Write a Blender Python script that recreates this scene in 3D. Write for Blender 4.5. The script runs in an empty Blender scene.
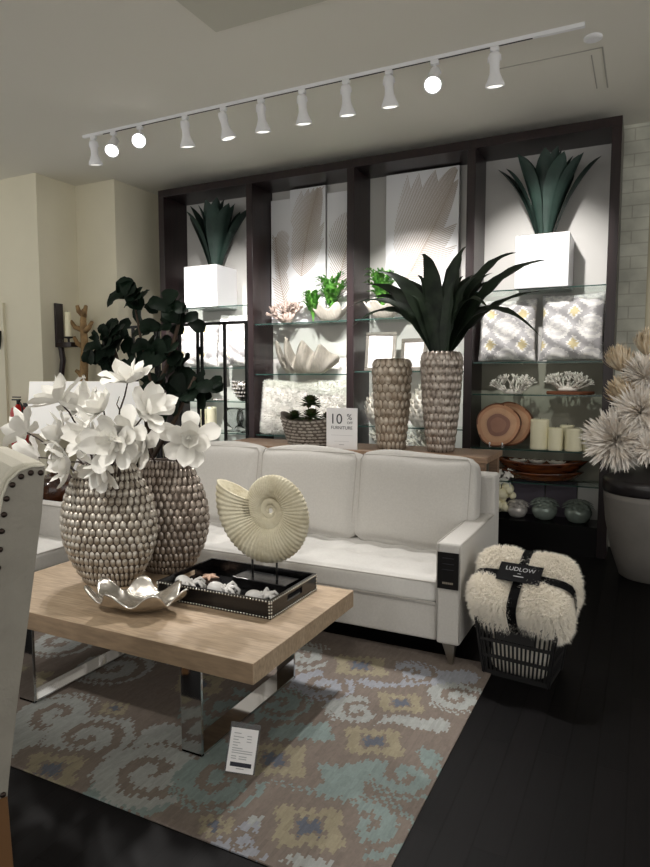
import bpy, bmesh, math, random
from mathutils import Vector, Matrix, Euler
random.seed(7)
PI = math.pi
S = bpy.context.scene
C = S.collection
V = Vector
U = random.uniform

# ------------------------------------------------------------------ materials
def lin(c):
    return tuple(((x/255)/12.92 if x/255 <= .04045 else ((x/255+.055)/1.055)**2.4) for x in c) + (1,)
MATS = {}
def mat(name, rgb, rough=.6, metal=0, bump=0, bscale=40, var=0, vscale=8, emit=0, sub=0, coat=0, rgb2=None, stretch=None, attr=None):
    if name in MATS: return MATS[name]
    m = bpy.data.materials.new(name); m.use_nodes = True
    nt = m.node_tree; N = nt.nodes; L = nt.links; b = N['Principled BSDF']
    b.inputs['Base Color'].default_value = lin(rgb)
    b.inputs['Roughness'].default_value = rough; b.inputs['Metallic'].default_value = metal
    if coat: b.inputs['Coat Weight'].default_value = coat
    if sub: b.inputs['Subsurface Weight'].default_value = sub; b.inputs['Subsurface Radius'].default_value = (.02,.02,.02)
    if emit:
        b.inputs['Emission Color'].default_value = lin(rgb); b.inputs['Emission Strength'].default_value = emit
    tc = N.new('ShaderNodeTexCoord'); mp = N.new('ShaderNodeMapping'); L.new(tc.outputs['Object'], mp.inputs[0])
    if stretch: mp.inputs['Scale'].default_value = stretch
    if attr:
        a = N.new('ShaderNodeVertexColor'); a.layer_name = attr; src = a.outputs[0]
        n = N.new('ShaderNodeTexNoise'); n.inputs['Scale'].default_value = vscale; n.inputs['Detail'].default_value = 4
        L.new(mp.outputs[0], n.inputs[0])
        mr = N.new('ShaderNodeMapRange'); mr.inputs[3].default_value = 1-var; mr.inputs[4].default_value = 1+var*.6
        L.new(n.outputs[0], mr.inputs[0])
        mx = N.new('ShaderNodeMix'); mx.data_type = 'RGBA'; mx.blend_type = 'MULTIPLY'; mx.inputs[0].default_value = 1
        L.new(src, mx.inputs[6]); L.new(mr.outputs[0], mx.inputs[7]); L.new(mx.outputs[2], b.inputs['Base Color'])
    elif var or rgb2:
        n = N.new('ShaderNodeTexNoise'); n.inputs['Scale'].default_value = vscale; n.inputs['Detail'].default_value = 6
        L.new(mp.outputs[0], n.inputs[0])
        cr = N.new('ShaderNodeValToRGB'); L.new(n.outputs[0], cr.inputs[0])
        c1 = lin(rgb); c2 = lin(rgb2) if rgb2 else tuple(x*(1-var) for x in c1[:3])+(1,)
        cr.color_ramp.elements[0].position = .35; cr.color_ramp.elements[1].position = .65
        cr.color_ramp.elements[0].color = c2; cr.color_ramp.elements[1].color = c1
        L.new(cr.outputs[0], b.inputs['Base Color'])
    if bump:
        n2 = N.new('ShaderNodeTexNoise'); n2.inputs['Scale'].default_value = bscale; n2.inputs['Detail'].default_value = 5
        L.new(mp.outputs[0], n2.inputs[0]); bp = N.new('ShaderNodeBump'); bp.inputs['Strength'].default_value = bump
        bp.inputs['Distance'].default_value = .01
        L.new(n2.outputs[0], bp.inputs['Height']); L.new(bp.outputs[0], b.inputs['Normal'])
    MATS[name] = m; return m
def glassmat(name, tint, gl=.12, rough=.02):
    m = bpy.data.materials.new(name); m.use_nodes = True
    nt = m.node_tree; N = nt.nodes; L = nt.links
    for n in list(N): N.remove(n)
    o = N.new('ShaderNodeOutputMaterial'); t = N.new('ShaderNodeBsdfTransparent'); t.inputs[0].default_value = lin(tint)
    g = N.new('ShaderNodeBsdfGlossy'); g.inputs['Roughness'].default_value = rough
    f = N.new('ShaderNodeLayerWeight'); f.inputs[0].default_value = .3
    mr = N.new('ShaderNodeMapRange'); mr.inputs[3].default_value = gl*.3; mr.inputs[4].default_value = gl*5
    mr.clamp = True
    mx = N.new('ShaderNodeMixShader')
    L.new(f.outputs['Fresnel'], mr.inputs[0]); L.new(mr.outputs[0], mx.inputs[0]); L.new(t.outputs[0], mx.inputs[1]); L.new(g.outputs[0], mx.inputs[2]); L.new(mx.outputs[0], o.inputs[0])
    return m
def plankmat(name, c1, c2, mortar, scale, rough, bw=1.2, rh=.09, ms=.004, rot=0, coat=0, bump=.15, brick_off=.5, grain=(2,30,1)):
    m = bpy.data.materials.new(name); m.use_nodes = True
    nt = m.node_tree; N = nt.nodes; L = nt.links; b = N['Principled BSDF']; b.inputs['Roughness'].default_value = rough
    tc = N.new('ShaderNodeTexCoord'); mp = N.new('ShaderNodeMapping'); L.new(tc.outputs['Object'], mp.inputs[0])
    if isinstance(rot, tuple): mp.inputs['Rotation'].default_value = rot
    else: mp.inputs['Rotation'].default_value = (0,0,rot)
    br = N.new('ShaderNodeTexBrick'); L.new(mp.outputs[0], br.inputs[0])
    br.inputs['Color1'].default_value = lin(c1); br.inputs['Color2'].default_value = lin(c2); br.inputs['Mortar'].default_value = lin(mortar)
    br.inputs['Scale'].default_value = scale; br.inputs['Brick Width'].default_value = bw; br.inputs['Row Height'].default_value = rh
    br.inputs['Mortar Size'].default_value = ms; br.offset = brick_off
    mp2 = N.new('ShaderNodeMapping'); mp2.inputs['Scale'].default_value = grain; L.new(mp.outputs[0], mp2.inputs[0])
    n = N.new('ShaderNodeTexNoise'); n.inputs['Scale'].default_value = 3; n.inputs['Detail'].default_value = 8; L.new(mp2.outputs[0], n.inputs[0])
    mr = N.new('ShaderNodeMapRange'); mr.inputs[1].default_value=.3; mr.inputs[2].default_value=.7; mr.inputs[3].default_value = .72; mr.inputs[4].default_value = 1.15; L.new(n.outputs[0], mr.inputs[0])
    mx = N.new('ShaderNodeMix'); mx.data_type = 'RGBA'; mx.blend_type = 'MULTIPLY'; mx.inputs[0].default_value = 1
    L.new(br.outputs[0], mx.inputs[6]); L.new(mr.outputs[0], mx.inputs[7]); L.new(mx.outputs[2], b.inputs['Base Color'])
    bp = N.new('ShaderNodeBump'); bp.inputs['Strength'].default_value = bump; bp.inputs['Distance'].default_value = .005
    inv = N.new('ShaderNodeMath'); inv.operation = 'SUBTRACT'; inv.inputs[0].default_value = 1
    L.new(br.outputs['Fac'], inv.inputs[1]); L.new(inv.outputs[0], bp.inputs['Height']); L.new(bp.outputs[0], b.inputs['Normal'])
    if coat: b.inputs['Coat Weight'].default_value = coat
    return m

M_ceil = mat('ceiling_paint', (226,223,212), .9, bump=.05, bscale=60)
M_wall = mat('cream_wall_paint', (222,216,194), .85, bump=.04, bscale=80, var=.06, vscale=1.5)
M_wall2 = mat('beige_wall_paint', (170,163,140), .85, bump=.04, bscale=80)
M_brick = plankmat('white_painted_brick', (208,208,194), (213,213,200), (188,186,172), 1, .8, bw=.30, rh=.105, ms=.005, rot=(PI/2,0,0), bump=.5, grain=(1.5,1.5,1.5))
def lowspec(m, k=.08):
    m.node_tree.nodes['Principled BSDF'].inputs['Specular IOR Level'].default_value = k; return m
M_floor = plankmat('dark_stained_floorboards', (15,13,14), (11,10,11), (6,5,5), 1, .5, bw=1.3, rh=.11, ms=.003, rot=PI/2, bump=.3)
lowspec(M_floor)
M_esp = mat('espresso_wood', (40,26,27), .32, bump=.05, bscale=30, rgb2=(27,18,20), vscale=3, stretch=(8,8,.6))
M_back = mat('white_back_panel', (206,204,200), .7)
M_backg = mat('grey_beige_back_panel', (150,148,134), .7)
M_glass = glassmat('clear_shelf_glass', (248,252,250), .05)
M_edge = mat('green_glass_edge', (40,70,64), .15)
M_hur = glassmat('hurricane_glass', (235,238,238), .18)
M_linen = mat('white_linen', (190,187,182), .95, bump=.25, bscale=350, var=.07, vscale=90)
M_linen2 = mat('white_linen_seat', (206,204,200), .95, bump=.2, bscale=300, var=.05, vscale=70)
M_seam = mat('linen_piping', (170,166,160), .9)
M_chrome = mat('polished_chrome', (200,200,200), .06, 1)
M_nickel = mat('brushed_nickel', (170,165,155), .3, 1)
M_black = mat('black_lacquer', (10,9,10), .25, bump=.02)
M_blackm = mat('black_metal', (16,14,14), .45, .3)
M_blackp = mat('black_plastic', (13,12,13), .5)
M_stud = mat('silver_studs', (200,198,190), .25, 1)
M_nail = mat('bronze_nailhead', (60,50,45), .35, .8)
M_white = mat('white_gloss_paint', (236,236,238), .35)
M_whitem = mat('white_matt_plaster', (226,222,212), .75, bump=.2, bscale=60)
M_oct = mat('white_ceramic', (232,230,228), .35)
M_stone = mat('cream_cast_stone', (194,188,166), .85, bump=.5, bscale=50, rgb2=(172,163,138), vscale=9)
M_shell = mat('white_clam_plaster', (190,184,172), .85, bump=.4, bscale=70, var=.22, vscale=26, stretch=(3,1,.6))
M_silver = mat('silver_leaf', (205,200,192), .22, 1, bump=.15, bscale=40)
M_scale = mat('silver_scale_glaze', (202,196,186), .34, .6, rgb2=(150,140,126), vscale=22)
M_scale2 = mat('dark_silver_scale_glaze', (186,176,166), .32, .6, rgb2=(124,112,102), vscale=26)
M_grout = mat('dark_vase_grout', (70,58,48), .7)
M_pearl = mat('pearl_scale_glaze', (186,175,160), .32, .35, rgb2=(140,125,108), vscale=20)
M_agave = mat('agave_green', (48,70,62), .6, rgb2=(34,52,46), vscale=6, bump=.05)
M_drac = mat('dark_strap_leaf', (44,56,42), .45, rgb2=(26,34,27), vscale=9)
M_bandm = mat('matt_black_band', (14,14,16), .9)

M_fig = mat('fiddle_leaf_green', (10,20,13), .6, rgb2=(20,36,24), vscale=5)
M_green = mat('bright_fern_green', (66,134,48), .5, rgb2=(112,168,76), vscale=14)
M_succ = mat('succulent_green', (52,84,36), .5, rgb2=(64,50,34), vscale=30)
M_bark = mat('grey_brown_bark', (72,58,46), .85, bump=.5, bscale=40)
M_tan = mat('tan_driftwood', (160,130,88), .8, bump=.4, bscale=30, rgb2=(120,94,62), vscale=14)
M_petal = mat('white_silk_petal', (240,238,232), .75, bump=.05, bscale=60)
M_stem = mat('dark_brown_stem', (48,34,28), .8)
M_mum = mat('cream_dried_petal', (236,226,214), .85, rgb2=(246,242,236), vscale=16)
M_prot = mat('tan_protea_petal', (222,200,166), .85, rgb2=(238,226,204), vscale=18)
M_fur = mat('ivory_faux_fur', (244,238,226), .95)
M_furw = mat('white_faux_fur', (236,234,228), .95)
M_candle = mat('ivory_wax', (246,240,208), .5)
M_slice = mat('slice_wood', (200,142,100), .6)
M_bark2 = mat('dark_slice_bark', (120,72,46), .8, bump=.3)
M_bowl = mat('polished_bowl_wood', (122,66,32), .25, coat=.5, rgb2=(60,28,16), vscale=5, stretch=(1,6,6))
M_pot = mat('grey_fibrestone', (118,114,109), .6, bump=.08, bscale=50, var=.12, vscale=6)
M_potrim = mat('charcoal_glazed_rim', (34,31,32), .28)
M_celadon = mat('celadon_glaze', (146,158,150), .12, .3)
M_pearlg = mat('pearl_white_glaze', (200,196,192), .12, .3)
M_red = mat('red_enamel', (190,24,18), .3)
M_paper = mat('white_card', (232,230,230), .6)
M_ink = mat('grey_ink', (60,60,64), .7)
M_inkl = mat('pale_grey_ink', (170,170,172), .7)
M_purple = mat('grey_violet_box', (96,88,100), .7)
M_lampshade = mat('white_fabric_shade', (236,234,230), .9, emit=.3)
M_leather = mat('chair_ivory_linen', (205,200,184), .9, bump=.2, bscale=250)
M_velvet = mat('chair_grey_side_fabric', (150,145,134), .95, bump=.3, bscale=60, var=.15, vscale=7)
M_chairleg = mat('honey_wood_leg', (112,80,50), .5, bump=.1)
M_amber = mat('brown_horn', (84,44,20), .2, coat=.6, rgb2=(40,20,12), vscale=8)
M_coral = mat('pink_grey_coral', (196,176,166), .8, bump=.4, bscale=60)
M_relief = mat('shaded_sand_relief', (186,174,162), .8)  # beige fronds, with the taupe shadows between leaflets put into the colour
M_brass = mat('lamp_finial_metal', (210,205,195), .2, 1)
M_gap = mat('ceiling_hatch_gap', (176,173,163), .9)
M_panelg = mat('grey_green_tile', (198,196,182), .9)
M_lens = mat('glowing_lamp_lens', (255,250,240), .3, emit=1.6)
M_lenshot = mat('bright_lamp_lens', (255,252,248), .3, emit=9)
M_console = mat('pale_oak_console', (150,122,98), .6, rgb2=(120,96,78), vscale=4, stretch=(1,14,14))

def wood_table():
    m = plankmat('bleached_parquet_wood', (172,151,126), (160,139,114), (148,126,102), 1, .6, bw=.40, rh=.045, ms=.0006, rot=0, bump=.05, grain=(3,26,14))
    return m
M_table = wood_table()
lowspec(M_bandm, .2); lowspec(M_fig, .15); lowspec(M_drac, .25)

# ------------------------------------------------------------------ mesh helpers
def BM(): return bmesh.new()
def obj(name, bm, m, parent=None, smooth=False, loc=None, bevel=0, seg=2):
    me = bpy.data.meshes.new(name)
    bmesh.ops.recalc_face_normals(bm, faces=bm.faces[:]) if smooth != 'leaf' else None
    bm.to_mesh(me); bm.free()
    for mm in (m if isinstance(m, (list, tuple)) else [m]): me.materials.append(mm)
    if smooth:
        for p in me.polygons: p.use_smooth = True
    o = bpy.data.objects.new(name, me); C.objects.link(o)
    if parent is not None: o.parent = parent
    if loc is not None: o.location = loc
    if bevel:
        b = o.modifiers.new('bevel', 'BEVEL'); b.width = bevel; b.segments = seg; b.limit_method = 'ANGLE'; b.angle_limit = .6
    return o
def thing(name, label, cat, loc=(0,0,0), rotz=0, group=None):
    o = bpy.data.objects.new(name, None); C.objects.link(o); o.empty_display_size = .1
    o.location = loc; o.rotation_euler = (0,0,rotz); tag(o, label, cat, group); return o
def tag(o, label, cat, group=None):
    o['label'] = label; o['category'] = cat
    if group: o['group'] = group
    return o
def struct(name, bm, m, parent=None, **k):
    o = obj(name, bm, m, parent, **k)
    if parent is None: o['kind'] = 'structure'
    return o
def dup(root, loc, rotz, label, group=None, scale=None):
    r = root.copy(); C.objects.link(r); r.location = loc; r.rotation_euler = (0,0,rotz); r['label'] = label
    if group: r['group'] = group
    if scale: r.scale = (scale,)*3
    for ch in [c for c in bpy.data.objects if c.parent == root]:
        c = ch.copy(); C.objects.link(c); c.parent = r
        for g in [k for k in bpy.data.objects if k.parent == ch]:
            d = g.copy(); C.objects.link(d); d.parent = c
    return r
def box(bm, x0, x1, y0, y1, z0, z1, mi=0):
    vs = [bm.verts.new(p) for p in ((x0,y0,z0),(x1,y0,z0),(x1,y1,z0),(x0,y1,z0),(x0,y0,z1),(x1,y0,z1),(x1,y1,z1),(x0,y1,z1))]
    fs = []
    for f in ((0,3,2,1),(4,5,6,7),(0,1,5,4),(1,2,6,5),(2,3,7,6),(3,0,4,7)):
        fc = bm.faces.new([vs[i] for i in f]); fc.material_index = mi; fs.append(fc)
    return vs
def bx(x0, x1, y0, y1, z0, z1):
    b = BM(); box(b, x0, x1, y0, y1, z0, z1); return b
def lathe(bm, prof, cx=0, cy=0, n=28, cap=True, fn=None):
    rings = []
    for r, z in prof:
        ring = []
        for i in range(n):
            a = 2*PI*i/n; x, y, zz = r*math.cos(a), r*math.sin(a), z
            if fn: x, y, zz = fn(x, y, zz, a)
            ring.append(bm.verts.new((cx+x, cy+y, zz)))
        rings.append(ring)
    for a, b in zip(rings, rings[1:]):
        for i in range(n):
            j = (i+1) % n; bm.faces.new((a[i], a[j], b[j], b[i]))
    if cap:
        if prof[0][0] > 1e-4: bm.faces.new(rings[0][::-1])
        if prof[-1][0] > 1e-4: bm.faces.new(rings[-1])
    return rings
def tube(bm, pts, rad, n=8, cap=True):
    pts = [V(p) for p in pts]
    rs = rad if isinstance(rad, (list, tuple)) else [rad]*len(pts)
    rings = []; up = None
    for i, p in enumerate(pts):
        t = (pts[min(i+1, len(pts)-1)] - pts[max(i-1, 0)]).normalized()
        if up is None:
            up = t.orthogonal().normalized()
        else:
            up = (up - t*up.dot(t)); up = up.normalized() if up.length > 1e-6 else t.orthogonal().normalized()
        s = t.cross(up)
        rings.append([bm.verts.new(p + (up*math.cos(2*PI*k/n) + s*math.sin(2*PI*k/n))*rs[i]) for k in range(n)])
    for a, b in zip(rings, rings[1:]):
        for i in range(n):
            j = (i+1) % n; bm.faces.new((a[i], a[j], b[j], b[i]))
    if cap: bm.faces.new(rings[0][::-1]); bm.faces.new(rings[-1])
def bez(a, b, c, n):
    return [a*(1-t)**2 + b*2*t*(1-t) + c*t*t for t in [i/n for i in range(n+1)]]
def sphere(bm, c, r, sx=1, sy=1, sz=1, u=12, v=8):
    m = Matrix.Translation(V(c)) @ Matrix.Diagonal((sx, sy, sz, 1))
    bmesh.ops.create_uvsphere(bm, u_segments=u, v_segments=v, radius=r, matrix=m)
def blade(bm, base, ctrl, tip, w, prof, nrm=V((0,0,1)), n=9, cup=.25, wave=0, th=0):
    """a leaf or petal along a curve; prof(t) = width fraction; cup lifts the edges; nrm = its upper side"""
    pts = bez(V(base), V(ctrl), V(tip), n); rows = []; ph = U(0, 6)
    for i, p in enumerate(pts):
        t = (pts[min(i+1, n)] - pts[max(i-1, 0)]).normalized()
        s = t.cross(nrm)
        if s.length < 1e-3: s = t.orthogonal()
        s.normalize(); nn = s.cross(t).normalized(); ww = w*prof(i/n)
        wv = wave*math.sin(i*1.9+ph)*ww
        rows.append([bm.verts.new(p + s*ww*k + nn*(abs(k)*ww*cup + (wv if k*2 > 1 else -wv if k*2 < -1 else 0))) for k in (-1, -.5, 0, .5, 1)])
    for a, b in zip(rows, rows[1:]):
        for i in range(4): bm.faces.new((a[i], a[i+1], b[i+1], b[i]))
def scales(bm, surf, rows, cols, a, b, h, jit=.1, n=8):
    """raised oval scales over surf(u,v)->(point, normal, du, dv)"""
    for r in range(rows):
        for c in range(cols):
            u = (c + (.5 if r % 2 else 0) + U(-jit, jit)*.5)/cols; v = (r+.5)/rows
            p, nn, du, dv, k = surf(u, v)
            A, B = a*k*U(.92, 1.06), b*U(.92, 1.06)
            top = bm.verts.new(p + nn*h)
            r1 = [bm.verts.new(p + du*A*.62*math.cos(q) + dv*B*.62*math.sin(q) + nn*h*.78) for q in [2*PI*i/n for i in range(n)]]
            r2 = [bm.verts.new(p + du*A*math.cos(q) + dv*B*math.sin(q) - nn*h*.2) for q in [2*PI*i/n for i in range(n)]]
            for i in range(n):
                j = (i+1) % n; bm.faces.new((top, r1[i], r1[j])); bm.faces.new((r1[i], r2[i], r2[j], r1[j]))
def fur(src, n, ln, wd=.0035, droop=.5, seed=1, lift=1.0):
    """spiky tufts over a bmesh"""
    rnd = random.Random(seed); out = BM()
    src.faces.ensure_lookup_table(); src.normal_update()
    fs = src.faces[:]; ar = [f.calc_area() for f in fs]
    for f in rnd.choices(fs, ar, k=n):
        vs = [v.co for v in f.verts]; ws = [rnd.random() for _ in vs]; s = sum(ws)
        p = sum((v*w for v, w in zip(vs, ws)), V())/s
        d = f.normal*lift + V((rnd.gauss(0,.35), rnd.gauss(0,.35), rnd.gauss(0,.35)))
        d = d.normalized()*ln*rnd.uniform(.6, 1.3)
        s1 = d.orthogonal().normalized(); s2 = s1.cross(d.normalized())
        mid = p + d*.6; tip = p + d + V((0,0,-ln*droop)) + V((rnd.gauss(0,.2), rnd.gauss(0,.2), 0))*ln
        a = [out.verts.new(p + (s1*math.cos(q)+s2*math.sin(q))*wd) for q in (0, 2.1, 4.2)]
        b = [out.verts.new(mid + (s1*math.cos(q)+s2*math.sin(q))*wd*.8) for q in (0, 2.1, 4.2)]
        t = out.verts.new(tip)
        for i in range(3):
            j = (i+1) % 3; out.faces.new((a[i], a[j], b[j], b[i])); out.faces.new((b[i], b[j], t))
    return out
def superell(hx, hy, hz, e=4, nu=40, nv=24, fn=None):
    b = BM(); rows = []
    for j in range(nv+1):
        ph = -PI/2 + PI*j/nv; row = []
        for i in range(nu):
            th = 2*PI*i/nu
            d = V((math.cos(ph)*math.cos(th), math.cos(ph)*math.sin(th), math.sin(ph)))
            k = (abs(d.x)**e + abs(d.y)**e + abs(d.z)**e)**(-1/e)
            p = V((d.x*k*hx, d.y*k*hy, d.z*k*hz))
            if fn: p = fn(p)
            row.append(b.verts.new(p))
        rows.append(row)
    for r0, r1 in zip(rows, rows[1:]):
        for i in range(nu):
            k = (i+1) % nu; b.faces.new((r0[i], r0[k], r1[k], r1[i]))
    bmesh.ops.remove_doubles(b, verts=b.verts[:], dist=1e-5)
    return b
def pillow(w, h, t, n=28, crinkle=0, pw=.5, seed=3):
    """upright cushion: x width, z height, y thickness, base at z=0; returns bm with per-vert uv in list"""
    b = BM(); rnd = random.Random(seed); grids = []
    for sgn in (-1, 1):
        g = []
        for j in range(n+1):
            row = []
            for i in range(n+1):
                u, v = i/n*2-1, j/n*2-1
                e = max(0, (1-u**4)*(1-v**4))**pw
                px = u*(1-.06*(1-abs(v)**2)*abs(u)**3 * (1 if abs(u) > .1 else 0)); pz = v*(1-.06*(1-u*u)*abs(v)**3)
                cr = crinkle*math.sin(9*u+5*v+seed)*math.sin(7*v-3*u)*e
                row.append(b.verts.new((px*w/2, sgn*t/2*e + cr, (pz+1)*h/2)))
            g.append(row)
        grids.append(g)
        for j in range(n):
            for i in range(n):
                q = (g[j][i], g[j][i+1], g[j+1][i+1], g[j+1][i]); b.faces.new(q if sgn < 0 else q[::-1])
    bmesh.ops.remove_doubles(b, verts=b.verts[:], dist=1e-4)
    return b
def paint(o, fn, layer='Col'):
    me = o.data; ca = me.color_attributes.new(layer, 'FLOAT_COLOR', 'CORNER')
    for p in me.polygons:
        c = fn(p.center)
        for li in p.loop_indices: ca.data[li].color = c
def text_bm(s, size, mtx, extrude=.0006):
    cu = bpy.data.curves.new('t', 'FONT'); cu.body = s; cu.size = size; cu.align_x = 'CENTER'; cu.extrude = extrude
    o = bpy.data.objects.new('t', cu); C.objects.link(o); bpy.context.view_layer.update()
    me = bpy.data.meshes.new_from_object(o.evaluated_get(bpy.context.evaluated_depsgraph_get()))
    b = BM(); b.from_mesh(me); b.transform(mtx)
    bpy.data.objects.remove(o); bpy.data.meshes.remove(me); bpy.data.curves.remove(cu)
    return b
def merge(a, b):
    me = bpy.data.meshes.new('x'); b.to_mesh(me); b.free(); a.from_mesh(me); bpy.data.meshes.remove(me); return a
def cushion(x0, x1, y0, y1, z0, z1, r=.03, puff=.02, tuft=None, n=24):
    """soft box"""
    hx, hy, hz = (x1-x0)/2, (y1-y0)/2, (z1-z0)/2
    b = BM(); bmesh.ops.create_cube(b, size=2)
    bmesh.ops.subdivide_edges(b, edges=b.edges[:], cuts=n, use_grid_fill=True)
    for v in b.verts:
        p = v.co.copy(); q = V((p.x*hx, p.y*hy, p.z*hz))
        inner = V((max(-hx+r, min(hx-r, q.x)), max(-hy+r, min(hy-r, q.y)), max(-hz+r, min(hz-r, q.z))))
        d = q-inner
        if d.length > 1e-9: q = inner + d.normalized()*r if d.length > r else q
        f = lambda t: max(0, 1-t**4)
        ax = max(range(3), key=lambda i: abs(p[i]))
        q += V([puff*math.copysign(1, p[i])*f(p[(i+1)%3])*f(p[(i+2)%3]) if i == ax and abs(p[i]) > .99 else 0 for i in range(3)])
        v.co = q + V(((x0+x1)/2, (y0+y1)/2, (z0+z1)/2))
        if tuft and p.z > .99:
            for tx, ty in tuft:
                dd = ((v.co.x-tx)**2+(v.co.y-ty)**2)**.5
                v.co.z -= .028*math.exp(-(dd/.05)**2)
    return b

# ------------------------------------------------------------------ the room
ZC = 3.6
struct('floor', bx(-9, 4, -4, 6.6, -.1, 0), M_floor)
struct('ceiling', bx(-9, 4, -4, 6.6, ZC, ZC+.1), M_ceil)
struct('wall_back', bx(-5.15, -.02, 6.15, 6.3, 0, ZC), M_brick)
struct('wall_right', bx(-.02, 4, 6.15, 6.3, 0, ZC), M_wall2)
b = BM(); box(b, -5.3, -5.15, 5.35, 6.3, 0, ZC); struct('wall_left_pier', b, M_wall)
struct('wall_left_recess', bx(-5.87, -5.3, 5.35, 5.5, 0, ZC), M_wall)
struct('wall_left', bx(-9, -5.72, 4.83, 5.35, 0, ZC), M_wall)
d1 = struct('door_1', bx(-7.2, -6.27, 4.80, 4.83, .02, 2.3), M_wall)
b = BM(); box(b, -6.45, -6.31, 4.72, 4.745, .60, .66); box(b, -6.43, -6.40, 4.74, 4.80, .61, .65); obj('door_handle', b, M_blackm, d1, bevel=.006)
# ceiling details
b = BM(); box(b, -2.42, -1.0, 1.6, 3.40, ZC-.012, ZC); struct('trim_1', b, M_panelg)
b = BM()
for a in ((-1.03,-.33,4.655,4.665),(-.33,-.32,4.655,5.30),(-.40,-.392,4.74,5.28)): box(b, a[0], a[1], a[2], a[3], ZC-.003, ZC)
struct('trim_2', b, M_gap)
b = BM(); lathe(b, [(.055,ZC), (.055,ZC-.012), (.04,ZC-.018)], -.37, 4.5)
tag(obj('sprinkler_cover', b, M_white, smooth=False), 'small round white cover plate on the ceiling by the track end', 'ceiling cover')
# wall items
wh = thing('wall_hook', 'small dark pointed hook on the wall above the door handle', 'hook', (-6.32,4.80,1.86))
b = BM(); tube(b, [(0,-.01,.14),(0,-.02,.05),(.012,-.03,-.02),(0,-.015,-.06)], [.02,.022,.015,.004]); obj('hook', b, M_blackm, wh, smooth=True)

# ------------------------------------------------------------------ wall unit
UX = [-4.82, -3.68, -2.55, -1.41, -.27]; UY0, UY1, UZ = 5.7, 6.13, 3.53
unit = thing('shelving_unit', 'tall dark espresso wall shelving unit of four bays with glass shelves', 'shelving', (-2.55, 5.7, 0))
def u(name, bm, m, **k):
    bmesh.ops.translate(bm, verts=bm.verts[:], vec=(2.55, -5.7, 0)); return obj(name, bm, m, unit, **k)
for x in UX: u('upright', bx(x-.037, x+.037, UY0, UY1, .0, UZ-.075), M_esp, bevel=.003)
u('top_panel', bx(UX[0]-.037, UX[4]+.037, UY0, UY1, UZ-.075, UZ), M_esp, bevel=.003)
for i in range(4):
    x0, x1 = UX[i]+.037, UX[i+1]-.037
    u('base_cabinet', bx(x0, x1, UY0, UY1, 0, .255), M_black)
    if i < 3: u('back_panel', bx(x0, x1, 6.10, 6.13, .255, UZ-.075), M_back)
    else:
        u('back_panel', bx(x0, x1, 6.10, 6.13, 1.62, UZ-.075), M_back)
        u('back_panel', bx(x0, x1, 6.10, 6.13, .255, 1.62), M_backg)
SH = [[2.25,1.60,1.24,.90,.58], [2.045,1.53,.90,.58], [2.05,1.555,1.03,.78], [2.245,1.63,1.35,.875,.59]]
for i in range(4):
    x0, x1 = UX[i]+.039, UX[i+1]-.039
    for z in SH[i]:
        g = BM(); box(g, x0, x1, UY0+.03, 6.095, z-.01, z, 0)
        for f in g.faces:
            if abs(f.normal.z) < .5: pass
        g.normal_update()
        for f in g.faces:
            f.material_index = 1 if f.normal.y < -.5 else 0
        u('glass_shelf', g, [M_glass, M_edge])
for x0, x1 in ((-1.34,-1.06),(-1.05,-.77),(-.76,-.50)): 
    u('divider_panel', bx(x0, x1, 6.02, 6.05, .256, .575), M_purple)
u('divider_panel', bx(-.49, -.32, 6.02, 6.05, .256, .575), M_back)

# ---- white cube planters with agaves
def agave_bm(nl, R, H, seed, fan=1.0):
    random.seed(seed); b = BM()
    for i in range(nl):
        a = i*2.399+.5; k = (i+.5)/nl
        out = R*(.22+.78*k)*U(.9, 1.1)*fan; h = H*(1-.16*k)*U(.92, 1.06)
        d = V((math.cos(a), math.sin(a)*.55, 0)); base = d*.07*(.3+k)
        tip = d*out + V((0,0,h)); ctl = d*out*.42 + V((0,0,h*.62))
        blade(b, base, ctl, tip, .098, lambda t: (.30+1.25*t)*(1-t**3.6) if t < 1 else .0, nrm=-d+V((0,0,.3)), n=12, cup=.35)
    return b
cp = thing('cube_planter', 'glossy white cube planter on the top shelf of the rightmost bay', 'planter', (-.81, 5.92, 2.245), group=None)
b = BM(); w = .215
box(b, -w, w, -.215, .17, 0, .44); 
o = obj('pot', b, M_white, cp, bevel=.006)
obj('soil', bx(-w+.02, w-.02, -.195, .15, .44, .446), M_bark, cp)
ag = tag(obj('agave_plant', agave_bm(17, .52, .72, 6), M_agave, smooth='leaf', loc=(-.81,5.86,2.68)), 'spiky dark green agave in the white cube planter of the rightmost bay', 'plant')
cp2 = dup(cp, (-4.32, 5.93, 2.25), 0, 'glossy white cube planter on the top shelf of the leftmost bay')
ag2 = tag(obj('agave_plant', agave_bm(17, .52, .72, 12), M_agave, smooth='leaf', loc=(-4.24,5.88,2.68)), 'spiky dark green agave in the white cube planter of the leftmost bay', 'plant')
for a_ in (ag, ag2):
    for v in a_.data.vertices:   # leaves stay inside the bay
        if v.co.y > .19: v.co.y = .19 - (v.co.y-.19)*.1
        v.co.x = max(-.50, min(.46, v.co.x))

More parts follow.
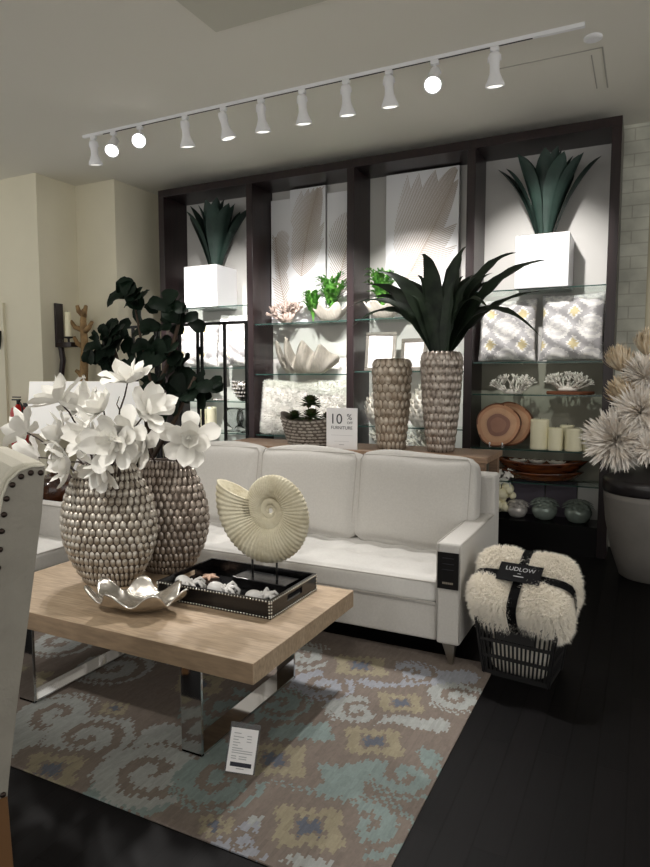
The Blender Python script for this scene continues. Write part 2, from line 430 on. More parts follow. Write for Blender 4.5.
# ---- palm relief panels
def frond(bm, root, tip, bend, n, ln, y, wd=.004, spread=.9, x0=-9, x1=9, z1=9):
    root, tip = V(root), V(tip); ax = tip-root; side = V((-ax.z, 0, ax.x)).normalized()
    c = (root+tip)/2 + side*bend
    pts = bez(root, c, tip, n)
    ok = lambda p: x0 < p.x < x1 and p.z < z1
    for i, p in enumerate(pts[:-1]):
        t = (pts[i+1]-p).normalized(); s = V((-t.z, 0, t.x)); k = i/n
        L = ln*(math.sin(PI*min(1, .12+k*.88))**.6)
        if ok(p) and ok(pts[i+1]): tube(bm, [(p.x,y,p.z), (pts[i+1].x,y,pts[i+1].z)], .005, 4)
        for sg in (-1, 1):
            d = (s*sg*spread + t*(.5+.8*k)).normalized()
            q = [p + d*L*j/5 + t*L*.18*(j/5)**2 for j in range(6)]
            q = [v for v in q if ok(v)]
            if len(q) > 1: tube(bm, [(v.x,y,v.z) for v in q], [wd*1.5*(1-j/7.5) for j in range(len(q))], 4)
def relief_panel(x0, x1, z0, z1, y, label, fronds):
    t = thing('relief_panel', label, 'wall art', ((x0+x1)/2, y, z0), group=None)
    cx = (x0+x1)/2
    obj('board', bx(x0-cx, x1-cx, 0, .028, 0, z1-z0), M_white, t, bevel=.004)
    b = BM()
    for f in fronds: frond(b, (f[0][0]-cx, 0, f[0][1]-z0), (f[1][0]-cx, 0, f[1][1]-z0), f[2], f[3], f[4], -.002, x0=x0-cx+.01, x1=x1-cx-.01, z1=z1-z0-.01, spread=f[5] if len(f) > 5 else .9)
    obj('frond_relief', b, M_relief, t)
relief_panel(-3.635, -3.40, 2.06, 3.36, 6.055, 'narrow white palm relief panel, leftmost in the second bay', [((-3.42,2.1),(-3.58,2.98),.05,32,.32)])
relief_panel(-3.395, -2.98, 2.06, 3.44, 6.04, 'tall white palm relief panel in the middle of the second bay', [((-3.26,2.55),(-3.06,3.42),.05,42,.32,.75)])
relief_panel(-2.97, -2.60, 2.06, 3.36, 6.055, 'narrow white palm relief panel at the right of the second bay', [((-2.86,2.3),(-2.66,3.05),.04,30,.32)])
relief_panel(-2.32, -1.60, 2.06, 3.44, 6.03, 'large white palm relief panel in the third bay', [((-2.10,2.45),(-1.62,3.40),-.06,56,.62,1.0)])

# ---- second bay: branch coral, clam planters with ferns
def branch_coral(name, label, loc, m, sx, sy, h, seed, r0=.012, n=14, lv=3, cat='coral', flat=False):
    rnd = random.Random(seed); b = BM()
    def grow(p, d, L, r, k):
        q = p + d*L; m_ = (p+q)/2 + V((rnd.uniform(-1,1), rnd.uniform(-1,1), rnd.uniform(-1,1)))*L*.12
        tube(b, [p, m_, q], [r, r*.9, r*.75], 6)
        if k > 0:
            for _ in range(rnd.choice((2,3))):
                nd = (d + V((rnd.uniform(-1,1)*1.0, rnd.uniform(-1,1)*.8, rnd.uniform(-.5,.9)))).normalized(); grow(q, nd, L*.75, r*.72, k-1)
    for i in range(n):
        a = 2*PI*i/n + rnd.uniform(-.2,.2); e = rnd.uniform(.25, 1.3)
        d = V((math.cos(a)*math.cos(e)*sx, math.sin(a)*math.cos(e)*sy, math.sin(e))).normalized()
        grow(V((math.cos(a)*sx*.05, math.sin(a)*sy*.05, r0*1.5)), d, h*.40, r0, lv-1)
    sphere(b, (0,0,r0*1.5), .06*sx+.01, sy=.7, sz=.4)
    zs = [v.co.z for v in b.verts]; lo = min(zs)
    for v in b.verts: v.co.z = max(v.co.z, 0.001) if not flat else max(v.co.z, .001)
    return tag(obj(name, b, m, smooth=True, loc=loc), label, cat)
branch_coral('branch_coral', 'knobbly pinkish branch coral on the upper glass shelf of the second bay', (-3.36,5.90,2.046), M_coral, .8, .5, .24, 3, .018, 13, 3)
def clam(L, W, H, nf, amp, th=.008, nu=70, nv=14, zk=4):
    """half clam shell opening upwards with a fluted lip"""
    b = BM(); outer = []; inner = []
    for sh in (0, 1):
        rows = outer if sh == 0 else inner
        for j in range(nv+1):
            t = j/nv; row = []
            for i in range(nu):
                a = 2*PI*i/nu; k = t**.75
                wv = math.cos(nf*a)*amp*t**1.6
                r = k*(1+wv*.9); x = math.cos(a)*L/2*r; y = math.sin(a)*W/2*r
                z = H*(t**1.9)*(1+.55*math.cos(nf*a+.4)*t*amp*zk) + (th if sh else 0)
                if sh: x *= (1-th*2/L); y *= (1-th*2/W)
                row.append(b.verts.new((x, y, z)))
            rows.append(row)
    for rows, fl in ((outer, 0), (inner, 1)):
        for r0, r1 in zip(rows, rows[1:]):
            for i in range(nu):
                k = (i+1) % nu; q = (r0[i], r0[k], r1[k], r1[i]); b.faces.new(q if not fl else q[::-1])
    for i in range(nu):
        k = (i+1) % nu; b.faces.new((outer[-1][i], outer[-1][k], inner[-1][k], inner[-1][i]))
    bmesh.ops.remove_doubles(b, verts=b.verts[:], dist=1e-5)
    return b
def fern_bm(n, R, H, seed, w=.022):
    random.seed(seed); b = BM()
    for i in range(n):
        a = U(0, 2*PI); d = V((math.cos(a), math.sin(a)*.6, 0)); r = R*U(.35, 1); h = H*U(.5, 1)
        tip = d*r + V((0,0,h)); ctl = d*r*.35 + V((0,0,h*1.1)); pts = bez(V((0,0,0)), ctl, tip, 7)
        blade(b, (0,0,0), ctl, tip, w*.8, lambda t: .3+.7*math.sin(PI*t), n=7, cup=.2)
        for j in range(2, 8):
            t = (pts[j]-pts[j-1]).normalized(); s = t.cross(V((0,0,1))).normalized()
            for sg in (-1, 1): blade(b, pts[j], pts[j]+s*sg*.03+t*.01, pts[j]+s*sg*.055*(1.1-j/8)+t*.03, w*.5, lambda t: .4+.6*math.sin(PI*t), n=3, cup=.1)
    return b
cl0 = tag(obj('clam_planter', clam(.40,.24,.15,7,.10), M_shell, smooth=True, loc=(-2.86,5.90,2.046)), 'rough white clam planter of ferns on the second bay upper shelf', 'planter')
fe0 = tag(obj('fern_plant', fern_bm(34,.21,.44,5), M_green, smooth='leaf', loc=(-2.84,5.90,2.09)), 'bright green fern growing in the clam planter of the second bay', 'plant')
fe3 = tag(obj('fern_plant', fern_bm(20,.15,.32,15), M_green, smooth='leaf', loc=(-3.03,5.86,2.06)), 'smaller bright green fern just left of the second bay clam planter', 'plant')
c1 = cl0.copy(); C.objects.link(c1); c1.location = (-2.28,5.90,2.051); c1['label'] = 'white clam planter on the third bay upper shelf behind the strap leaves'
f1 = fe0.copy(); C.objects.link(f1); f1.location = (-2.30,5.90,2.095); f1.rotation_euler.z = 1.3; f1['label'] = 'green fern in the third bay, partly behind the tall strap-leaved plant'
# giant fluted clam
def catmull(P, n):
    out = []
    for i in range(len(P)-1):
        a, b_, c, d = P[max(i-1,0)], P[i], P[i+1], P[min(i+2,len(P)-1)]
        for k in range(n):
            t = k/n; out.append(.5*((2*b_) + (c-a)*t + (2*a-5*b_+4*c-d)*t*t + (3*b_-a-3*c+d)*t**3))
    return out + [P[-1]]
def big_clam():
    lip = [(-.30,.13,.12),(-.36,.27,.02),(-.345,.37,-.08),(-.30,.36,-.09),(-.27,.21,.03),(-.235,.22,.03),(-.225,.40,-.11),(-.18,.40,-.12),(-.15,.24,.03),(-.11,.22,.04),(-.06,.32,-.10),(-.01,.375,-.13),(.04,.33,-.10),(.07,.26,.03),(.115,.25,.03),(.16,.32,-.09),(.205,.32,-.08),(.27,.24,.03),(.35,.20,.08),(.31,.14,.14)]
    P = catmull([V((x, y*.6 if y < .1 and y > -.2 else y, z*.92)) for x, z, y in lip], 8); b = BM(); rows = []; nv = 22; n = len(P)
    for j in range(nv+1):
        t = j/nv; row = []
        for i, p in enumerate(P):
            q = i/(n-1); base = V((-.20+.36*q, -.02-.05*math.sin(PI*q), 0))
            e = t**.7; fl = t**1.2
            x = base.x+(p.x-base.x)*e; z = p.z*t**1.15; y = base.y + (p.y-base.y)*fl - .09*math.sin(PI*t)*math.sin(PI*q)**.6
            y += .004*math.sin(t*60)*t
            row.append(b.verts.new((x, y, max(z, .012*(j == 0)))))
        rows.append(row)
    for r0, r1 in zip(rows, rows[1:]):
        for i in range(n-1): b.faces.new((r0[i], r0[i+1], r1[i+1], r1[i]))
    bmesh.ops.solidify(b, geom=b.faces[:], thickness=.016)
    lo = min(v.co.z for v in b.verts)
    for v in b.verts: v.co.z -= lo
    return b
tag(obj('clam_shell', big_clam(), M_shell, smooth=True, loc=(-3.14,5.92,1.531)), 'giant white fluted clam shell on the middle shelf of the second bay', 'shell')
# fur cushions
def furry(name, label, w, h, t, loc, rot, n, seed, m):
    src = pillow(w, h, t, n=30, crinkle=.022, seed=seed, pw=.6)
    r = thing(name, label, 'cushion', loc, 0); r.rotation_euler = rot
    f = fur(src, n*4, .034, .002, .1, seed)
    obj('cushion_body', src, m, r, smooth=True); obj('fur_pile', f, m, r)
    return r
furry('fur_cushion', 'fluffy white fur cushion at the left of the second bay lower shelf', .56, .55, .17, (-3.35,5.86,.905), (-.12,.04,.15), 5200, 2, M_furw)
furry('fur_cushion', 'fluffy white fur cushion at the right of the second bay lower shelf', .54, .56, .15, (-2.87,5.93,.905), (-.1,0,0), 4200, 5, M_furw)

# ---- third bay: two frames, scaled ornaments, spiky coral
def photo_frame(label, loc, w, h, rz):
    t = thing('picture_frame', label, 'picture frame', loc, rz); t.rotation_euler = (-.16, 0, rz)
    b = BM(); e = .035
    for q in ((-w/2,w/2,0,e),(-w/2,w/2,h-e,h),(-w/2,-w/2+e,e,h-e),(w/2-e,w/2,e,h-e)): box(b, q[0],q[1],-.012,.012,q[2],q[3])
    obj('frame', b, M_silver, t, bevel=.003)
    obj('mat_board', bx(-w/2+e, w/2-e, -.004, .004, e, h-e), M_paper, t)
    obj('picture', bx(-w/2+.09, w/2-.09, -.006, -.004, .09, h-.09), mat('print_paper', (214,214,222), .5), t)
    return t
photo_frame('larger silver picture frame leaning on the third bay shelf', (-2.30,5.84,1.557), .31, .38, .05)
photo_frame('smaller silver picture frame beside the larger one in the third bay', (-1.97,5.86,1.557), .26, .31, -.03)
def scaled_teardrop():
    prof = lambda t: (.17*math.sin(PI*min(1, t*.62+.2))**1.1*(1-t**2.5)+.004)
    H = .40; b = BM(); lathe(b, [(prof(i/14), H*i/14) for i in range(15)], n=24)
    b2 = BM()
    for r in range(9):
        z = H*(r+.3)/9.5; rr = prof((r+.3)/9.5); nn = max(5, int(14*rr/.15))
        for c in range(nn):
            a = 2*PI*(c+.5*(r % 2))/nn; d = V((math.cos(a), math.sin(a), 0))
            blade(b2, d*rr + V((0,0,z-.01)), d*(rr+.03)+V((0,0,z+.02)), d*(rr+.028)+V((0,0,z+.06)), .03, lambda t: 1-t**2.5, nrm=d, n=4, cup=-.2)
    return b, b2
b1, b2 = scaled_teardrop()
td = thing('artichoke_ornament', 'white petalled artichoke ornament left of the front tall vase in the third bay', 'ornament', (-2.28,5.88,1.031))
obj('core', b1, M_whitem, td, smooth=True); obj('petals', b2, M_whitem, td, smooth='leaf')
dup(td, (-1.86,5.90,1.031), .5, 'white petalled artichoke ornament seen between the two tall vases')
branch_coral('spiky_coral', 'white spiky coral low in the third bay left of the tall vases', (-2.24,5.9,.781), M_whitem, 1.0, .5, .24, 11, .012, 16, 3)
branch_coral('spiky_coral', 'white spiky coral low in the third bay between the tall vases', (-1.82,5.9,.781), M_whitem, 1.0, .5, .24, 12, .012, 16, 3)

# ---- fourth bay
IK = [lin((238,236,232)), lin((182,180,181)), lin((212,198,156)), lin((214,212,211))]
def ikat(seedx):
    def f(c):
        x, z = c.x*1.0+seedx, c.z
        q = .27; jx = .008*math.sin(z*260)
        cx = (x+jx)/q; cz = z/q
        gx, gz = cx-math.floor(cx)-.5, cz-math.floor(cz)-.5
        if abs(gx)*1.2+abs(gz) < .19: return IK[2]
        if abs(gx)*1.2+abs(gz) < .27: return IK[0]
        best = False
        for ox, oz, sg in ((-.5,-.5,1),(.5,-.5,-1),(-.5,.5,-1),(.5,.5,1)):
            dx, dz = gx-ox, gz-oz; r = math.hypot(dx, dz); a = math.atan2(dz, dx*sg)
            if r < .40 and math.sin(a*1 + r*32) > -.1: best = True
        return IK[0] if best else (IK[1] if (abs(gx)+abs(gz)) < .5 else IK[3])
    return f
M_ik = mat('ikat_scroll_cotton', (230,230,230), .9, attr='Col', var=.08, vscale=60, bump=.1, bscale=120)
def pat_pillow(label, loc, w, h, rz, sx, rx=-.12):
    t = thing('scroll_cushion', label, 'cushion', loc, rz); t.rotation_euler = (rx, 0, rz)
    o = obj('cushion_body', pillow(w, h, .19, n=60, crinkle=.022, seed=sx*7+1, pw=.6), M_ik, t, smooth=True); paint(o, ikat(sx))
    return t
pat_pillow('grey and gold scroll-patterned cushion, left one in the rightmost bay', (-1.11,5.88,1.635), .50, .56, .1, 0)
pat_pillow('grey and gold scroll-patterned cushion, right one in the rightmost bay', (-.57,5.86,1.635), .52, .58, -.06, .11)
pat_pillow('pale scroll-patterned cushion, left one in the leftmost bay', (-4.48,5.88,1.605), .50, .54, .1, .05)
pat_pillow('pale scroll-patterned cushion, right one in the leftmost bay', (-3.97,5.86,1.605), .50, .58, -.06, .16)
branch_coral('staghorn_coral', 'white branching coral sitting directly on the glass shelf below the scroll cushions', (-1.04,5.86,1.351), M_whitem, 1.2, .6, .19, 21, .009, 20, 3)
branch_coral('staghorn_coral', 'white branching coral mounted on the flat wood slab', (-.59,5.88,1.381), M_whitem, 1.2, .6, .18, 22, .009, 20, 3)
b = BM(); lathe(b, [(.19,0),(.195,.012),(.19,.028)], n=36, fn=lambda x,y,z,a: (x*(1+.05*math.sin(3*a)), y*.55*(1+.04*math.cos(4*a)), z))
tag(obj('wood_slab', b, M_bark2, loc=(-.57,5.88,1.351)), 'flat oval brown wood slab under the right coral', 'wood slab')
def slice_plate(label, loc, r, rz, tilt):
    t = thing('wood_slice_plate', label, 'plate', loc, rz); t.rotation_euler = (tilt, 0, rz)
    fnw = lambda a: 1+.03*math.sin(3*a+1)+.02*math.sin(5*a)
    rings = [(0,.0,(190,128,92)),(.35,.004,(168,122,100)),(.52,.004,(150,106,90)),(.58,.004,(204,158,124)),(.80,0,(212,166,130)),(.93,-.006,(202,150,114)),(.985,-.010,(122,74,48)),(1.0,-.004,(92,58,40))]
    b = BM(); n = 48; prev = None
    for k, y, _ in rings:
        ring = [b.verts.new((math.cos(2*PI*i/n)*r*k*fnw(2*PI*i/n), y-.006, r+math.sin(2*PI*i/n)*r*k*fnw(2*PI*i/n))) for i in range(n)]
        if prev:
            for i in range(n): b.faces.new((prev[i], prev[(i+1)%n], ring[(i+1)%n], ring[i]))
        prev = ring
    back = [b.verts.new((v.co.x*.97, .014, r+(v.co.z-r)*.97)) for v in prev]
    for i in range(n): b.faces.new((prev[i], prev[(i+1)%n], back[(i+1)%n], back[i]))
    b.faces.new(back)
    bmesh.ops.remove_doubles(b, verts=b.verts[:], dist=1e-5)
    o = obj('plate', b, mat('tree_ring_wood', (200,140,100), .5, attr='Col', var=.2, vscale=14), t)
    def col(c):
        d = math.hypot(c.x, c.z-r)/r
        for k in range(1, len(rings)):
            if d < rings[k][0]: return lin(rings[k][2])
        return lin(rings[-1][2])
    paint(o, lambda c: col(c) if c.y < .008 else lin((110,66,44)))
    return t
slice_plate('pinkish tree-slice plate standing at the front of the rightmost bay', (-1.155,5.80,.881), .195, .1, -.16)
slice_plate('darker tree-slice plate standing half behind the front tree-slice plate', (-1.075,5.90,.881), .20, 0, -.12)
for dx in (-.07,.06):
    pass
st = thing('plate_stand', 'small white wire stand under the front tree-slice plate', 'plate stand', (-1.155,5.78,.876))
for dx in (-.06,.05):
    b = BM(); tube(b, [(dx,-.02,.035),(dx,-.03,.0035),(dx,.05,.0035),(dx,.11,.1)], .003, 6); sphere(b, (dx,-.021,.036), .009, sz=1.6); obj('wire_leg', b, M_white, st, smooth=True)
def candle(label, x, y, z, r, h, nm='pillar_candle', grp='pillar candles in the rightmost bay'):
    t = thing(nm, label, 'candle', (x, y, z))
    prof = [(r*.96,0),(r,.006)] + [(r*(1+.015*math.sin(i*2.1)), h*i/10) for i in range(1, 10)] + [(r*.99,h-.004),(r*.9,h),(r*.3,h-.008),(.001,h-.01)]
    b = BM(); lathe(b, prof, n=28); obj('wax_body', b, M_candle, t, smooth=True)
    b = BM(); tube(b, [(0,0,h-.01),(.001,0,h+.006),(.003,0,h+.014)], .0015, 5); obj('wick', b, M_stem, t); t['group'] = grp
    return t
candle('tallest ivory pillar candle, leftmost of the row', -.80,5.82,.877,.078,.26)
candle('medium ivory pillar candle just right of the tallest candle', -.665,5.78,.877,.060,.195)
candle('medium ivory pillar candle at the back between the front candles', -.588,5.93,.877,.062,.21)
candle('wide ivory pillar candle right of the middle of the row', -.52,5.79,.877,.070,.195)
candle('shortest ivory pillar candle at the right end of the row', -.405,5.84,.877,.052,.145)
def dough_bowl(label, loc, L, W, H, rz):
    b = BM(); n = 48; nv = 8; O, I = [], []
    for sh in (0,1):
        for j in range(nv+1):
            t = j/nv; row = []
            for i in range(n):
                a = 2*PI*i/n; k = .45+.55*t**.6 if not sh else (.45+.55*t**.6)*.93
                wob = 1+.04*math.sin(2*a+1)+.03*math.sin(3*a)
                z = H*t**1.3*(1+.12*math.cos(2*a)) + (.014*(1-t) if sh else 0)
                row.append(b.verts.new((math.cos(a)*L/2*k*wob, math.sin(a)*W/2*k*wob, z)))
            (I if sh else O).append(row)
    for rows in (O, I):
        for r0, r1 in zip(rows, rows[1:]):
            for i in range(n): b.faces.new((r0[i], r0[(i+1)%n], r1[(i+1)%n], r1[i]))
        b.faces.new(rows[0])
    for i in range(n): b.faces.new((O[-1][i], O[-1][(i+1)%n], I[-1][(i+1)%n], I[-1][i]))
    return tag(obj('dough_bowl', b, M_bowl, smooth=True, loc=loc), label, 'bowl')
dough_bowl('long polished brown wood bowl underneath the shell-filled one', (-.80,5.90,.591), .70,.30,.085, 0)
dough_bowl('long polished brown wood bowl holding pale shells, stacked on top', (-.80,5.90,.655), .76,.32,.115, 0)
for i, (x, y, l) in enumerate(((-.98,5.86,'pale shell at the left end of the upper wood bowl'),(-.82,5.88,'pale shell in the middle of the upper wood bowl'),(-.66,5.86,'pale shell at the right end of the upper wood bowl'))):
    c = clam(.15,.09,.035,6,.08,.004,36,6); tag(obj('shell', c, M_shell, smooth=True, loc=(x,y,.735)), l, 'shell')
def star_pot(label, loc, m, r=.105):
    t = thing('lidded_jar', label, 'jar', loc)
    b = BM(); lathe(b, [(r*.5,0),(r*.78,r*.18),(r,r*.62),(r*.99,r*.9),(r*.88,r*1.2)], n=32); obj('jar_body', b, m, t, smooth=True)
    b = BM(); lathe(b, [(r*.93,r*1.2),(r*.90,r*1.28),(r*.6,r*1.5),(.004,r*1.6)], n=32)
    o = obj('lid', b, m, t, smooth=True)
    b = BM()
    for i in range(10):
        a = 2*PI*i/10
        for rr, z, l in ((.25,1.62,.62),(.75,1.45,.62),(1.2,1.22,.5)):
            d = V((math.cos(a+rr*3), math.sin(a+rr*3), 0)); p = d*r*rr*.5+V((0,0,r*z)); blade(b, p, p+d*r*l*.6+V((0,0,r*.30)), p+d*r*l*1.3+V((0,0,-r*.08)), r*.17, lambda t: .5+.7*math.sin(PI*t*.8) if t < .99 else .1, n=4, cup=-.3)
    obj('leaf_relief', b, m, o, smooth='leaf'); return t
star_pot('pearl white lidded jar with leaf relief, leftmost on the ledge', (-.975,5.84,.257), M_pearlg, .088)
star_pot('green celadon lidded jar with leaf relief, middle of the three', (-.745,5.85,.257), M_celadon, .108)
star_pot('green celadon lidded jar with leaf relief, nearest the big grey pot', (-.47,5.84,.257), M_celadon, .112)
# cream ball garland left of jars
gb = thing('ball_garland', 'bunch of cream balls and white sprigs beside the leftmost lidded jar', 'decoration', (-1.13,5.83,.257))
b = BM()
for i in range(26):
    k = i/26; sphere(b, (U(-.1,.12), U(-.07,.06), .04+.25*random.random()), U(.032,.046), u=12, v=8)
obj('balls', b, M_candle, gb, smooth=True)
b = BM()
for i in range(9):
    a = U(0,6.28); p = V((U(-.06,.1), U(-.03,.03), .28+U(0,.12)))
    for k in range(5): 
        q = a+k*1.257; d = V((math.cos(q),-.3,math.sin(q))); blade(b, p, p+d*.02, p+d*.04, .013, lambda t: math.sin(PI*(.15+.8*t)), nrm=V((0,-1,0)), n=4)
tube(b, [(0,0,.05),(0,0,.3),(.05,0,.4)], .004, 5)
obj('sprigs', b, M_petal, gb, smooth='leaf')

# ---- first bay lower shelves
def beaded(label, loc, r, h):
    t = thing('beaded_bowl', label, 'bowl', loc)
    pr = [(r*.35,0),(r*.6,h*.12),(r*.95,h*.55),(r,h*.95),(r*.94,h*.95),(r*.85,h*.5),(r*.3,h*.15),(.001,h*.12)]
    b = BM(); lathe(b, pr, n=30); obj('bowl_body', b, M_silver, t, smooth=True)
    b = BM()
    for j, (rr, z) in enumerate(((.72,.25),(.88,.42),(.97,.6),(1.0,.78),(1.0,.95))):
        for i in range(22):
            a = 2*PI*(i+.5*(j%2))/22; sphere(b, (math.cos(a)*r*rr, math.sin(a)*r*rr, z*h), r*.085, u=8, v=5)
    obj('beads', b, M_pearlg, t, smooth=True)
beaded('silver beaded bowl at the right of the leftmost bay', (-3.86,5.86,1.241), .13, .22)
beaded('silver beaded bowl at the left of the leftmost bay behind the fig leaves', (-4.45,5.88,1.241), .13, .22)
tag(obj('pearl_strand', None or (lambda b: ([sphere(b, (-.09+.02*i, .0, .012), .011, u=8, v=6) for i in range(10)], b)[1])(BM()), M_pearlg, smooth=True, loc=(-4.13,5.80,1.241)), 'short strand of pale beads between the two silver bowls', 'bead strand')
def hurricane(label, loc):
    t = thing('glass_hurricane', label, 'candle holder', loc)
    b = BM(); lathe(b, [(.07,0),(.075,.01),(.02,.025),(.02,.04),(.10,.07),(.115,.14),(.105,.22),(.09,.26)], n=28, cap=True); b.faces.ensure_lookup_table()
    obj('glass_bell', b, M_hur, t, smooth=True); return t
hurricane('clear glass hurricane at the right of the leftmost bay', (-3.83,5.85,.901))
hurricane('clear glass hurricane beside the warm ivory candles', (-4.05,5.92,.901))
candle('ivory candle low in the leftmost bay, nearer the fig trunk', -4.42,5.88,.901,.055,.24, 'pillar_candle', 'candles in the leftmost bay')
candle('ivory candle low in the leftmost bay beside the glass hurricanes', -4.27,5.82,.901,.055,.27, 'pillar_candle', 'candles in the leftmost bay')

# ------------------------------------------------------------------ track lighting
HX = [-4.36,-4.13,-3.84,-3.37,-3.0,-2.66,-2.31,-1.96,-1.64,-1.32,-.93]
TY = 4.30
tr = thing('lighting_track', 'long white ceiling track carrying the eleven spotlights', 'track', (-2.45,TY,ZC))
b = BM(); box(b, -2.03, 2.04, -.014, .014, -.024, 0); obj('rail', b, M_white, tr, bevel=.003)
b = BM(); box(b, -1.8, 1.75, -.006, .006, -.026, -.023); obj('rail_slot', b, M_blackm, tr)
b = BM(); box(b, 1.80, 2.05, -.016, .016, -.026, 0); obj('end_feed', b, M_white, tr, bevel=.004)
ORD = ['first','second','third','fourth','fifth','sixth','seventh','eighth','ninth','tenth','last']
# aim points: (x, y, z)
AIM = [(-4.25,5.9,1.75),(-2.75,2.2,1.0),(-1.3,.9,1.0),(-2.9,3.5,.45),(-4.2,5.9,2.3),(-3.1,5.95,1.9),(-2.9,5.9,1.3),(-2.0,5.9,2.1),(-1.6,3.4,.45),(-.85,1.8,.6),(-.85,5.9,2.35)]
PW = [480,100,200,110,200,330,260,330,140,260,210]
SZ = [48,62,62,56,40,50,50,50,56,62,52]
HOT = {1,2,9}
def spot(x, y, z, aim, power, size, blend=.5, col=(1,.965,.93), name='spot_beam', r=.04):
    l = bpy.data.lights.new(name, 'SPOT'); l.energy = power; l.spot_size = math.radians(size); l.spot_blend = blend; l.color = col; l.shadow_soft_size = r
    o = bpy.data.objects.new(name, l); C.objects.link(o); o.location = (x,y,z)
    o.rotation_euler = (V(aim)-V((x,y,z))).to_track_quat('-Z','Y').to_euler(); return o
for i, x in enumerate(HX):
    t = thing('track_spotlight', '%s white spotlight from the left on the ceiling track, %s' % (ORD[i].replace('last','eleventh'), 'lens facing the room' if i in HOT else 'pointing down'), 'spotlight', (x,TY,ZC-.026), group='white spotlights on the ceiling track'); t.scale = (.88,)*3
    b = BM(); box(b, -.03,.03,-.016,.016,-.03,0); tube(b, [(0,0,-.03),(0,0,-.075)], .012, 10); obj('mount', b, M_white, t, bevel=.003)
    piv = V((0,0,-.10)); aim = (V(AIM[i] if i in HOT else (x+(.35 if i == 4 else -.12 if i == 0 else 0), TY+.35, 1.6)) - V((x,TY,ZC-.13))).normalized()
    q = aim.to_track_quat('-Z','Y'); R = Matrix.Translation(piv) @ q.to_matrix().to_4x4()
    b = BM(); lathe(b, [(.001,.06),(.036,.055),(.040,.03),(.034,-.03),(.036,-.07),(.052,-.115),(.066,-.145),(.068,-.165),(.062,-.168),(.055,-.15),(.001,-.148)], n=28); b.transform(R); obj('lamp_body', b, M_white, t, smooth=True)
    b = BM(); tube(b, [(-.046,0,.0),(-.044,0,.035),(0,0,.075),(.044,0,.035),(.046,0,.0)], .005, 6); b.transform(R); obj('yoke', b, M_white, t, smooth=True)
    b = BM(); lathe(b, [(.001,-.163),(.058,-.160),(.058,-.152),(.001,-.150)], n=24); b.transform(R); obj('lens', b, M_lenshot if i in HOT else M_lens, t, smooth=True)
    lp = V((x,TY,ZC-.026)) + piv*.88 + aim*.175
    spot(lp.x, lp.y, lp.z, AIM[i], PW[i], SZ[i], .8)

# ------------------------------------------------------------------ sofa
sofa = thing('sofa', 'long white linen three-seat sofa with tufted bench seat and metal legs', 'sofa', (-2.0,3.17,0))
def sf(name, bm, m, **k):
    bmesh.ops.translate(bm, verts=bm.verts[:], vec=(2.0,-3.17,0)); return obj(name, bm, m, sofa, **k)
SX0, SX1 = -3.25, -.80
sf('base', bx(SX0+.12, SX1-.125, 3.185, 4.05, .125, .325), M_linen, bevel=.012)
sf('back_frame', bx(SX0, SX1, 3.98, 4.13, .125, .90), M_linen, bevel=.02, seg=3)
# arms with sloping inner profile
for x0, x1 in ((SX0, SX0+.125), (SX1-.125, SX1)):
    sf('arm', bx(x0, x1, 3.17, 4.0, .12, .655), M_linen, bevel=.016, seg=3)
for x in (SX0+.002, SX1-.123, SX0+.123, SX1-.002):
    b = BM(); tube(b, [(x,3.172,.14),(x,3.172,.64),(x,3.185,.652),(x,3.97,.652)], .004, 6); sf('piping', b, M_seam, smooth=True)
tufts = [(-3.0+.2*i, y) for i in range(11) for y in (3.32,3.50,3.68)]
sf('seat_cushion', cushion(SX0+.13, SX1-.13, 3.175, 3.97, .32, .455, .03, .012, [(tx+(.1 if k % 3 == 1 else 0), ty) for k, (tx, ty) in enumerate(tufts)], n=56), M_linen2, smooth=True)
b = BM(); pts = [(SX0+.13,3.172,.44),(SX1-.13,3.172,.44)]; tube(b, pts, .004, 6); tube(b, [(SX0+.13,3.172,.332),(SX1-.13,3.172,.332)], .004, 6); sf('seat_piping', b, M_seam)
for i in range(3):
    x0 = -3.115+.742*i; x1 = x0+.735
    b = cushion(x0+.003, x1-.003, -.10, .10, 0, .55, .045, .03, n=22)
    R = Matrix.Translation(V((0,3.80,.455))) @ Matrix.Rotation(-.17, 4, 'X')
    for v in b.verts:
        v.co.z += .008*math.sin(v.co.x*9+i)
    b.transform(R); o = sf('back_cushion', b, M_linen, smooth=True)
    b = BM()
    loop = [(x0+.02,-.085,.04),(x0+.012,-.085,.51),(x0+.03,-.085,.545),(x1-.03,-.085,.545),(x1-.012,-.085,.51),(x1-.02,-.085,.04)]
    tube(b, loop, .0035, 6); b.transform(R); bmesh.ops.translate(b, verts=b.verts[:], vec=(2,-3.17,0)); obj('cushion_piping', b, M_seam, o, smooth=True)
for x, y in ((SX1-.06,3.21),(SX0+.06,3.21),(SX1-.06,4.08),(SX0+.06,4.08)):
    b = BM(); s = 1 if x > -2 else -1
    v = box(b, x-.035, x+.035, y-.03, y+.03, .0, .125)
    for k in v[:4]: k.co.x = x + s*.01 + (k.co.x-x)*.28; k.co.y = y+(k.co.y-y)*.35
    for k in v[4:]: k.co.x += -s*.0
    sf('leg', b, M_nickel, bevel=.002)
tg = thing('sofa_tag', 'black hanging card tag on the right arm of the white sofa', 'tag', (-.862,3.160,.42))
obj('card', bx(-.055,.055,-.003,.001,0,.19), M_black, tg)
b = BM()
for z, w, h in ((.026,.030,.010),): 
    for k in range(6): box(b, -.028+k*.0095, -.021+k*.0095, -.0045,-.003, z, z+h)
obj('tag_print', b, mat('tag_print_silver', (130,122,110), .5), tg)
b = BM()
for k in range(3): box(b, -.03,.03,-.0042,-.003, .10+k*.03, .102+k*.03)
obj('tag_lines', b, mat('tag_print_dim', (40,40,46), .5), tg)

